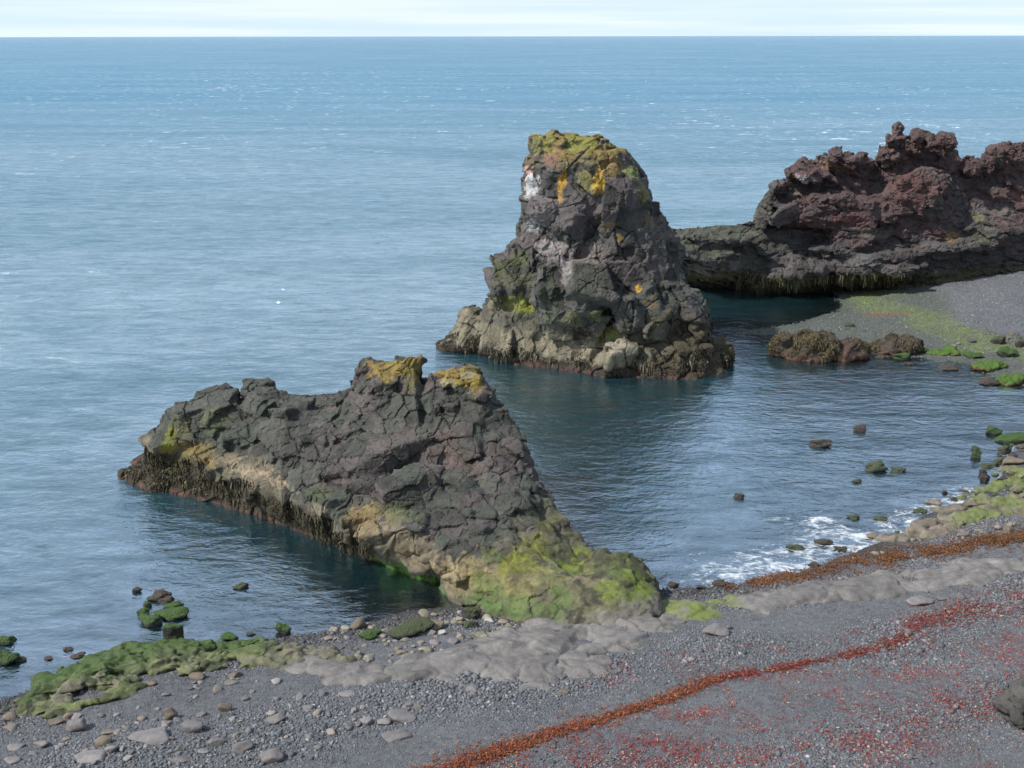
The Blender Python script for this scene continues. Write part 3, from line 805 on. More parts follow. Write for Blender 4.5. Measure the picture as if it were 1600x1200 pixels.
c = lerp(c, np.array([.20, .175, .12]), tanb * smooth(9.0, 7.0, P[:, 0]) * np.clip(.6 + .9 * n3, 0, 1))
c = lerp(c, np.array([.03, .024, .018]), smooth(.95, .45, z + .5 * n3))
c = lerp(c, np.array([.12, .05, .035]), smooth(.35, .1, z + .1 * n2) * np.clip(.35 + .8 * fbm(P * 4, 83, 3), 0, 1) * .8)
c = lerp(c, np.array([.045, .035, .02]), smooth(8.5, 11, P[:, 0] + n2) * smooth(4.2, 2.5, z) * .8)
c = lerp(c, np.array([.19, .14, .035]), smooth(12.2, 13.4, z + .9 * n2) * smooth(.05, .5, stack.N[:, 2] + 1.0 * n2) * .85)
c = lerp(c, np.array([.14, .15, .035]), smooth(12.3, 13.4, z) * smooth(.1, .5, n2) * .8)
W = (.42, .42, .42); LG = (.24, .215, .205)
c = stack.paint(c, [
    (830, 288, (14, 20), W, .9), (826, 268, (8, 10), (.5, .3, .25), .6), (834, 350, (9, 14), W, .8), (866, 240, (16, 20), (.22, .10, .07), .6), (850, 225, (20, 14), (.2, .2, .05), .8), (905, 225, (24, 16), (.15, .17, .04), .8),
    (876, 300, (5, 20), (.45, .26, .02), 1), (882, 280, (4, 16), (.45, .26, .02), .9), (935, 285, (12, 18), (.42, .26, .03), .95), (915, 285, (14, 16), (.2, .18, .05), .7), (955, 262, (26, 16), (.27, .18, .05), .8), (990, 270, (14, 12), (.19, .22, .07), .9), (1005, 300, (14, 14), (.17, .17, .05), .7), (1015, 345, (12, 12), (.18, .14, .06), .6),
    (872, 392, (30, 16), LG, .8), (885, 420, (12, 26), LG, .75), (850, 385, (14, 12), LG, .7), (925, 395, (34, 14), (.2, .165, .145), .75), (845, 330, (16, 30), (.14, .12, .12), .6), (895, 330, (40, 40), (.12, .10, .10), .5),
    (953, 352, (14, 6), (.25, .17, .06), .7), (1000, 453, 7, (.45, .27, .03), 1), (968, 372, 6, (.28, .18, .05), .8), (1015, 475, (14, 9), (.2, .13, .05), .6),
    (780, 415, (16, 16), (.075, .09, .02), .8), (810, 405, (16, 18), (.07, .085, .03), .7), (810, 475, (34, 16), (.15, .16, .03), .8), (825, 480, (14, 12), (.17, .18, .02), .9), (770, 470, (16, 26), (.17, .15, .08), .6), (800, 440, (34, 14), (.12, .12, .06), .6),
    (860, 470, (16, 44), (.055, .065, .035), .7), (920, 450, (34, 34), (.06, .065, .045), .7), (950, 520, (16, 12), (.13, .15, .02), .8), (930, 495, (14, 14), (.10, .115, .03), .7), (895, 500, (14, 16), (.09, .10, .03), .6),
    (1040, 500, (30, 14), (.10, .085, .04), .6), (990, 480, (26, 22), (.058, .06, .055), .7), (985, 560, (30, 14), (.13, .14, .09), .7), (965, 545, (30, 8), (.27, .24, .18), .8)])
stack_col = c.copy(); stack_o = mesh_np('sea_stack', P, stack.Fc, M_BASALT, col=c)
tag(stack_o, 'tall dark sea stack in the water with yellow lichen top and white bird stains', 'sea stack')
z = P[:, 2]; nn = fbm(P * .9, 78, 3)
mk = (z > .3) & (z < 1.0 + 2.2 * nn) & (fbm(stack.P * 1.4, 89, 3) > -.1) & (stack.N[:, 1] < .2)
p_, n_ = pick(stack, mk, 2600)
cw = np.where(RNG.random((len(p_), 1)) < .3, [[.10, .085, .05]], [[.035, .027, .015]])
strands('seaweed_fringe', p_, n_, .42, .04, cw, stack_o)

# -- far lava wall with its low saddle
cliff = Rock()
def csec(px, base, zb, crest, yc, back, bulge=.35, cave=0.0):
    pb = atz(px, base, zb); pc = aty(px, crest, yc)
    dirv = np.array([pb[0] / pb[1], 1, 0])
    under = pb + dirv * (.6 + cave); under[2] = -1.8
    a = pb + dirv * (.3 + cave); a[2] = zb + .3
    hgt = pc[2] - zb
    b = pb + dirv * (.2 + cave * .8); b[2] = zb + .20 * hgt
    b2 = pb + dirv * .0; b2[2] = zb + (.28 if not cave else .42) * hgt
    m = pb + (pc - pb) * .5; m[2] = zb + .66 * hgt
    e = pc + dirv * back * .4; e[2] = pc[2] * .85
    g = pc + dirv * back; g[2] = -1.8
    return np.array([under, a, b, b2, m, pc, e, g])
CS = [(1030, 456, 0, 352, 86, 6, 0, 1.0), (1060, 458, 0, 362, 87, 7, 0, 2.6), (1080, 461, 0, 357, 87, 7, 0, 2.8), (1110, 463, 0, 357, 87.3, 7, 0, 2.8), (1150, 463, 0, 351, 87.6, 7, 0, 2.2), (1176, 463, 0, 345, 88, 5.5, 0, 1.0),
      (1184, 462, 0, 322, 88.5, 6, 0, 0), (1205, 462, 0, 292, 89, 6, 0, 0), (1236, 461, 0, 275, 89.5, 6, 0, 0), (1250, 460, 0, 256, 89.5, 6, 0, 0), (1290, 458, 0, 257, 90, 6, 0, 0), (1300, 458, .0, 244, 90, 6, 0, 0), (1325, 457, .1, 243, 90, 6, 0, 0), (1340, 455, .2, 250, 90, 6, 0, 0),
      (1370, 452, .3, 252, 91, 6, 0, 0), (1378, 451, .4, 228, 91, 6, 0, 0), (1398, 449, .5, 212, 91.5, 6, 0, 0), (1425, 446, .6, 220, 92, 6.5, 0, 0), (1450, 443, .8, 215, 92, 6.5, 0, 0), (1478, 438, 1, 220, 92.5, 6.5, 0, 0), (1496, 434, 1.1, 236, 93, 6.5, 0, 0), (1502, 433, 1.2, 268, 93, 6.5, 0, 0),
      (1545, 426, 1.4, 262, 93.5, 6.5, 0, 0), (1552, 425, 1.5, 240, 94, 6.5, 0, 0), (1600, 418, 1.7, 232, 94, 7, 0, 0), (1680, 406, 2.0, 215, 95, 8, 0, 0), (1800, 396, 2.2, 190, 96, 10, 0, 0), (2000, 380, 2.4, 170, 98, 12, 0, 0)]
cliff.loft(interp_secs([csec(*q) for q in CS], .8))
for i, (px, py, Y, r) in enumerate([(1245, 268, 88.5, (.9, .9, .7)), (1258, 258, 88.8, (.4, .5, .6)), (1296, 248, 89, (.9, .9, .6)), (1308, 238, 89, (.6, .6, .6)), (1222, 293, 88, (1.0, 1, .6)), (1270, 275, 88, (1.3, 1, .8)), (1340, 255, 89, (1.5, 1, .7)),
                                    (1403, 208, 90, (.5, .6, .8)), (1398, 220, 90, (1.1, 1, .7)), (1432, 215, 90.5, (.9, .9, .7)), (1458, 211, 90.5, (.6, .7, .8)), (1480, 222, 90.5, (1.1, 1, 1)), (1390, 240, 90, (1, 1, 1)), (1520, 262, 92, (.7, .8, .6)), (1535, 258, 92, (.5, .8, .6)), (1560, 240, 92, (1, 1, .9)), (1585, 233, 92, (1.1, 1, .7)),
                                    (1335, 390, 87.2, (3.2, .8, 1.8)), (1202, 335, 87.4, (.9, 1, 1.6)), (1230, 330, 87, (2.2, 1.2, 1.2)), (1290, 320, 87.5, (2.6, 1.4, 1.0)), (1370, 330, 88.6, (2.6, 1.2, 1.8)), (1450, 300, 89, (2.6, 1.4, 2)), (1390, 410, 87, (3, 1.2, 1.2)), (1220, 420, 86.3, (3, 1.2, 1.0)), (1470, 395, 88.5, (3.4, 1.5, 1.1)), (1560, 360, 90, (3.4, 1.5, 1.5)),
                                    (1100, 375, 86, (2.4, 1.8, .9)), (1145, 370, 86.2, (2.2, 1.6, .9)), (1080, 395, 85.6, (2.2, 1.6, .7)), (1130, 400, 85.6, (2.4, 1.6, .7))]):
    cliff.blob(aty(px, py, Y), r, rot=.2 * (i % 4), seed=500 + i, n=11)
for i, (px, py, w, h) in enumerate([(1400, 212, .42, 1.3), (1412, 222, .35, .9), (1388, 226, .4, .9), (1432, 222, .35, .8), (1455, 216, .42, 1.2), (1468, 222, .35, .9), (1484, 226, .4, 1.0), (1445, 224, .3, .7), (1245, 262, .35, 1.0), (1256, 264, .3, .8), (1268, 268, .25, .6),
                                 (1290, 252, .35, .8), (1305, 244, .42, 1.1), (1318, 250, .35, .8), (1332, 254, .3, .6), (1355, 256, .35, .6), (1512, 266, .35, .9), (1526, 264, .42, .9), (1538, 262, .35, .8), (1552, 246, .4, 1.1), (1566, 242, .35, .8), (1580, 236, .4, .9), (1594, 234, .35, .9), (1215, 292, .35, .7), (1228, 284, .3, .6), (1376, 240, .3, .9)]):
    cliff.blob(aty(px, py, 90.2 + .6 * math.sin(i)), (w, w * .9, h), rot=i * .7, seed=900 + i, n=9, tiltx=.15 * math.sin(i * 2.1), tilty=.15 * math.cos(i * 1.7))
cliff.prep(.4)
cliff.cover(300, lambda p, g: g.uniform(2.0, 4.0), lambda V, n: (V[:, 2] > .8) & (V[:, 2] < 8) & (V[:, 1] < 96) & (V[:, 0] > 23.5), seed=1, asp=(1.5, .8, .6), proud=.10, sig=.16, space=.7, frame=(.05, .06, .1))
cliff.cover(1100, lambda p, g: g.uniform(.7, 1.7), lambda V, n: (V[:, 2] > .6) & (V[:, 2] < 9) & (V[:, 1] < 96) & ((V[:, 2] < 5) | (V[:, 0] > 22.4)), seed=2, asp=(1.7, .9, .42), proud=.24, sig=.25, space=.65, frame=(.05, .1, .1))
cliff.cover(1300, lambda p, g: g.uniform(.35, 1.0), lambda V, n: (V[:, 2] > 6.8) & (V[:, 2] < 10.8) & (V[:, 0] > 22.6), seed=3, asp=(.8, .8, 1.3), proud=.6, sig=.6, space=1.0, up_lim=.75)
cliff.build(.12, .10, (
    [],
    [dict(cell=1.3, amp=.16, seed=22, stretch=(2.0, 1, .5), tilt=1.2, crack=.7, cw=.05, warp=.2), dict(cell=.6, amp=.09, seed=23, tilt=1.3, crack=.4, cw=.06, stretch=(1.6, 1, .6), warp=.15), dict(cell=.3, amp=.035, seed=24, tilt=1.0, crack=.2, cw=.2)]))
P = cliff.P; z = P[:, 2]
# clinkery top: rough spiky relief
rag = smooth(6.5, 9.5, z)
P = P + cliff.N * (rag * (.10 * fbm(P * 2.2, 90, 4, .75)))[:, None]
cliff.P = P; cliff.N = normals(P, cliff.Fc); z = P[:, 2]
cliff.bvh = BVHTree.FromPolygons([tuple(v) for v in P], cliff.Fc.tolist())
rnd0, e0 = cliff.rnd[0]
n1 = fbm(P * np.array([.16, .16, .35]), 91, 4); n2 = fbm(P * np.array([.9, .9, 1.6]), 92, 4); n4 = fbm(P * .5, 94, 4)
c = np.tile(np.array([.062, .054, .052]), (len(P), 1)) * (1 + .30 * rnd0[:, :1] + .35 * n2[:, None])
red = smooth(3.3, 5.6, z + 2.2 * n1 + 1.2 * rnd0[:, 2]) * smooth(20.5, 22.5, P[:, 0])
c = lerp(c, np.array([.076, .044, .041]), red * np.clip(.7 + .5 * n2, 0, 1))
c = lerp(c, np.array([.12, .08, .062]), red * smooth(7, 9.5, z) * smooth(.05, .5, n4) * .6)
c = lerp(c, np.array([.055, .057, .052]), smooth(.1, .45, n4) * .7)
sad = smooth(21.5, 19.5, P[:, 0])
c = lerp(c, np.array([.062, .064, .045]), sad * smooth(-.2, .6, cliff.N[:, 2] + .6 * n2) * .8)
c = lerp(c, np.array([.060, .055, .02]), smooth(2.1, 1.3, z + .5 * n2) * .75)
c = lerp(c, np.array([.02, .018, .012]), smooth(.7, .3, z + .3 * n2) * .8)
c = cliff.paint(c, [(1258, 285, (14, 12), (.30, .27, .27), .8), (1300, 262, (24, 9), (.22, .14, .09), .6), (1240, 300, (10, 10), (.2, .19, .18), .5), (1240, 330, (12, 8), (.18, .17, .15), .5), (1465, 320, (24, 16), (.10, .11, .09), .7), (1560, 330, (30, 14), (.12, .11, .10), .6),
                    (1350, 410, (24, 14), (.10, .10, .095), .8), (1365, 365, (36, 9), (.10, .09, .075), .6), (1490, 370, (12, 8), (.22, .13, .05), .7), (1535, 375, (16, 16), (.11, .11, .06), .6), (1330, 345, (30, 8), (.13, .05, .05), .6), (1590, 310, (10, 12), (.2, .08, .07), .6), (1530, 340, (8, 8), (.18, .17, .06), .6),
                    (1430, 300, (40, 30), (.115, .05, .042), .5), (1420, 235, (40, 20), (.10, .055, .045), .6), (1580, 250, (30, 20), (.10, .05, .04), .6), (1410, 225, (14, 6), (.16, .155, .15), .5)], ns=.9)
cliff_col = c.copy(); cliff_o = mesh_np('lava_cliff', P, cliff.Fc, M_LAVA, col=c)
tag(cliff_o, 'jagged reddish brown lava cliff behind the far beach, low grey saddle at left', 'cliff')
nn = fbm(P * .5, 79, 3)
mk = (z > .5) & (z < 1.9 + .9 * nn) & (cliff.N[:, 1] < .3) & (P[:, 0] > 18.5) & (P[:, 0] < 33)
p_, n_ = pick(cliff, mk, 3200)
cw = np.where(RNG.random((len(p_), 1)) < .4, [[.075, .065, .025]], [[.035, .030, .015]])
strands('seaweed_fringe', p_, n_, .5, .05, cw, cliff_o)

def split(o, rock, col, mat, masks):
    # masks: list of (part name, vertex mask, label); the faces left over stay the body
    own = np.zeros(len(rock.Fc), int)
    for k, (_, m, _) in enumerate(masks): own[(m[rock.Fc].sum(1) >= 3) & (own == 0)] = k + 1
    full = o.data; nrm = rock.N
    def sub(name, sel, parent):
        f = rock.Fc[sel]; u, inv = np.unique(f.ravel(), return_inverse=True)
        q = mesh_np(name, rock.P[u], inv.reshape(-1, 4), mat, parent=parent, col=col[u], smooth_=False)
        return q
    body = sub(o.name + '_body', own == 0, None)
    o.data = body.data; bpy.data.objects.remove(body); bpy.data.meshes.remove(full)
    for k, (nm, _, lab) in enumerate(masks):
        q = sub(nm, own == k + 1, o)
        if lab: q['label'] = lab
px_n, py_n, _ = project(near.P)
split(near_o, near, near_col, M_BASALT, [
    ('rock_knob', (px_n > 545) & (px_n < 664) & (near.P[:, 2] > 4.6) & (near.P[:, 1] > 43), 'left knob capped with yellow lichen'),
    ('rock_knob', (px_n >= 664) & (px_n < 775) & (near.P[:, 2] > 4.4) & (near.P[:, 1] > 42.5), 'right knob capped with orange and white lichen'),
    ('worn_foot', (near.P[:, 0] > 1.2 + .5 * fbm(near.P * .7, 7, 2)) & (near.P[:, 2] < 2.6), 'smooth green and tan foot on the beach')])
split(stack_o, stack, stack_col, M_BASALT, [('lichen_cap', stack.P[:, 2] > 12.7 + .5 * fbm(stack.P * .7, 8, 2), 'yellow and green lichen covered summit')])
split(cliff_o, cliff, cliff_col, M_LAVA, [('rock_saddle', cliff.P[:, 0] < 20.6 + .6 * fbm(cliff.P * .4, 9, 2), 'low grey saddle above a dark sea cave')])

# ---------------------------------------------------------------- low worn bedrock shelves
def shelf(name, poly, n, rad, top, colf, label, cat='rock shelf', seed=0, voxel=.055, disp=.10, cell=.5, cw=.09):
    rg = np.random.default_rng(seed); rk = Rock()
    W = np.array([ground(x, y)[:2] for x, y in poly])
    lo, hi = W.min(0), W.max(0); pts = []
    while len(pts) < n:
        q = rg.uniform(lo, hi)
        if inside(q[None], W)[0]: pts.append(q)
    for i, q in enumerate(pts):
        g = ground_h(q[None])[0]
        r = rg.uniform(*rad)
        ed = poly_dist(q[None], W, True)[0]
        t = top * rg.uniform(.45, 1.1) * (0.55 + .45 * min(1, ed / .8))
        rk.blob((q[0], q[1], g + t - .36 * r), (r * rg.uniform(.8, 1.5), r * rg.uniform(.5, .85), .38 * r + .05), rot=rg.uniform(-.3, .7), seed=seed * 1000 + i, n=22)
    V, Fc = remesh(rk.V, rk.F, voxel)
    Nn = normals(V, Fc)
    d, rnd, e = blocks(V, Nn, cell=cell, amp=disp, seed=seed + 3, tilt=.7, crack=1.1, cw=cw, stretch=(1.4, 1, .8), warp=.6)
    V = V + d + Nn * (.05 * fbm(V * 1.4, seed, 3))[:, None]
    V = relax(V, Fc, np.full(len(V), .7), 1)
    rk.P, rk.Fc, rk.N = V, Fc, normals(V, Fc)
    col = colf(V, rk.N, rnd)
    o = mesh_np(name, V, Fc, M_SHELF, col=col)
    tag(o, label, cat); return o
def grey_shelf(P, Nn, rnd):
    n2 = fbm(P * .9, 120, 4)
    c = np.tile(np.array([.145, .134, .126]), (len(P), 1)) * (1 + .14 * rnd[:, :1] + .2 * n2[:, None])
    return lerp(c, np.array([.12, .12, .10]), smooth(.2, .6, fbm(P * .6, 121, 3)) * .6)
def green_shelf(P, Nn, rnd):
    n2 = fbm(P * .8, 122, 4)
    c = np.tile(np.array([.088, .103, .038]), (len(P), 1)) * (1 + .5 * rnd[:, :1] + .3 * n2[:, None])
    c = lerp(c, np.array([.14, .125, .088]), smooth(.0, .22, .7 * fbm(P * 1.6, 123, 4, .7) + .35 * rnd[:, 1]) * .85)
    c = lerp(c, np.array([.045, .050, .026]), smooth(.12, .3, fbm(P * 2.4, 127, 4, .75)) * .7)
    sd = shore_sd(P[:, :2])
    c = lerp(c, np.array([.036, .070, .012]), smooth(1.6, .2, sd + .8 * n2) * .85)
    c = lerp(c, np.array([.125, .112, .085]), smooth(-9, -7, P[:, 0]) * .75)
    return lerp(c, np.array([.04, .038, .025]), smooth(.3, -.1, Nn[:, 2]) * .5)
def right_shelf(P, Nn, rnd):
    c = grey_shelf(P, Nn, rnd)
    return lerp(c, np.array([.13, .155, .04]), smooth(8.6, 7.4, P[:, 0] + .5 * fbm(P, 5, 2)) * smooth(-.1, .4, fbm(P * 1.2, 6, 3) + .25))
def shore_shelf(P, Nn, rnd):
    n2 = fbm(P * .9, 124, 4)
    c = np.tile(np.array([.15, .125, .095]), (len(P), 1)) * (1 + .2 * rnd[:, :1] + .2 * n2[:, None])
    c = lerp(c, np.array([.11, .14, .035]), smooth(18, 20, P[:, 0] + n2) * smooth(.0, .3, n2 + .2) * .8)
    return lerp(c, np.array([.06, .07, .05]), smooth(.15, .02, P[:, 2]) * .6)
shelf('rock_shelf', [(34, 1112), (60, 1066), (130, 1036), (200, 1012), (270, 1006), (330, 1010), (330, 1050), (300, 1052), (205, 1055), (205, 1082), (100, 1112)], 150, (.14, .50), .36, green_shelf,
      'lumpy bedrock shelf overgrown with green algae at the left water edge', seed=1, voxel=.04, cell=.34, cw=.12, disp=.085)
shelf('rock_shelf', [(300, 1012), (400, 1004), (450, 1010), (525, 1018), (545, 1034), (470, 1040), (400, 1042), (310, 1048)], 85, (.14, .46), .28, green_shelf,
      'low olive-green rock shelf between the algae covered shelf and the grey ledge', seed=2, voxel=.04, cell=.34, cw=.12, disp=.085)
shelf('rock_shelf', [(440, 1038), (500, 1022), (560, 1036), (612, 1052), (600, 1068), (520, 1066), (470, 1052)], 16, (.4, .9), .2, grey_shelf,
      'small smooth grey ledge in the pebbles just right of the green shelf', seed=3, cell=1.3, cw=.035, disp=.09)
shelf('rock_shelf', [(606, 1064), (650, 1034), (720, 1012), (760, 990), (850, 978), (930, 976), (1000, 972), (1058, 968), (1040, 985), (985, 1005), (950, 1038), (880, 1052), (820, 1070), (700, 1076)], 62, (.4, 1.25), .24, grey_shelf,
      'broad smooth grey-brown ledge spreading from the foot of the dark outcrop', seed=4, cell=1.3, cw=.035, disp=.09)
shelf('rock_shelf', [(1040, 950), (1100, 942), (1170, 936), (1260, 922), (1330, 908), (1420, 898), (1520, 884), (1640, 872), (1640, 900), (1520, 912), (1430, 926), (1330, 936), (1240, 948), (1150, 958), (1085, 966)], 105, (.35, 1.1), .18, right_shelf,
      'long pale grey ledge running right across the beach below the orange seaweed line', seed=5, cell=1.3, cw=.035, disp=.09)
shelf('rock_shelf', [(1390, 846), (1430, 822), (1500, 806), (1580, 788), (1640, 780), (1640, 800), (1560, 808), (1500, 826), (1430, 846)], 80, (.2, .7), .28, shore_shelf,
      'brownish rounded ledge along the right shore beside the breaking foam', seed=6)
shelf('rock_shelf', [(1470, 800), (1500, 780), (1550, 762), (1570, 735), (1640, 730), (1640, 775), (1560, 792), (1500, 804)], 55, (.2, .6), .22, shore_shelf,
      'wet green and brown ledge at the right edge above the rounded shore ledge', seed=7)

# ---------------------------------------------------------------- loose rocks
def rock_mesh(seed, ang=.5, sub=3, rough=.12, planes=14):
    rg = np.random.default_rng(seed)
    bm = bmesh.new(); bmesh.ops.create_icosphere(bm, subdivisions=sub, radius=1)
    V = np.array([v.co for v in bm.verts]); Fq = np.array([[v.index for v in f.verts] for f in bm.faces]); bm.free()
    n = rg.normal(size=(planes, 3)); n /= np.linalg.norm(n, axis=1, keepdims=True)
    d = rg.uniform(.62, 1.0, planes)
    t = V @ n.T
    r = np.where(t > .05, d / np.maximum(t, .05), 9)
    k = 4 + 22 * ang
    rr = -np.log(np.exp(-k * np.minimum(r, 1.6)).sum(1) + np.exp(-k * 1.25)) / k
    rr = np.clip(rr, .4, 1.3)
    rr = rr * (1 + rough * fbm(V * 1.6 + seed, seed, 3))
    V = V * rr[:, None]
    lo, hi = V.min(0), V.max(0); V = (V - (lo + hi) / 2) / ((hi - lo) / 2)
    return V, Fq
def mesh_tri(name, V, Fq, mat):
    me = bpy.data.meshes.new(name)
    me.vertices.add(len(V)); me.vertices.foreach_set('co', V.astype(np.float32).ravel())
    me.loops.add(Fq.size); me.loops.foreach_set('vertex_index', Fq.astype(np.int32).ravel())
    me.polygons.add(len(Fq)); me.polygons.foreach_set('loop_start', np.arange(len(Fq), dtype=np.int32) * 3)
    me.polygons.foreach_set('use_smooth', np.full(len(Fq), True)); me.update(calc_edges=True)
    me.materials.append(mat); return me
def loose(name, px, pyb, w, h, mat, label, cat, color=None, ang=.5, seed=0, inwater=False, group=None, rough=.12, rot=None, sub=4, flat=1.0, aspect=.66, sink=.25):
    g = atz(px, pyb, 0.02) if inwater else ground(px, pyb)
    dist = np.linalg.norm(g - np.array([0, 0, H])); elev = math.atan2(H - g[2], g[1])
    ww = w * dist / F / 2; dd = ww * aspect
    # seen height = height*cos + depth*sin
    hh = max((.42 if mat in (M_MOSS, M_OLIVE, M_BROWNROCK) else .26) * ww, (h * dist / F - 1.2 * dd * math.sin(elev)) / math.cos(elev)) * .5 * flat
    V, Fq = rock_mesh(seed + int(px * 7 + pyb), ang, sub, rough)
    hz_ = hh * (1 + sink)
    V = V * np.array([ww, dd, hz_])
    me = mesh_tri(name, V, Fq, mat)
    o = bpy.data.objects.new(name, me); COL.objects.link(o)
    o.location = (g[0], g[1] + dd * .8, g[2] + hh * (1 - sink) if not inwater else hh * (1 - sink))
    if rot: o.rotation_euler = (random.uniform(-.1, .1), random.uniform(-.1, .1), rot)
    if color is not None: o.color = (*color, 1)
    tag(o, label, cat, group)
    return o
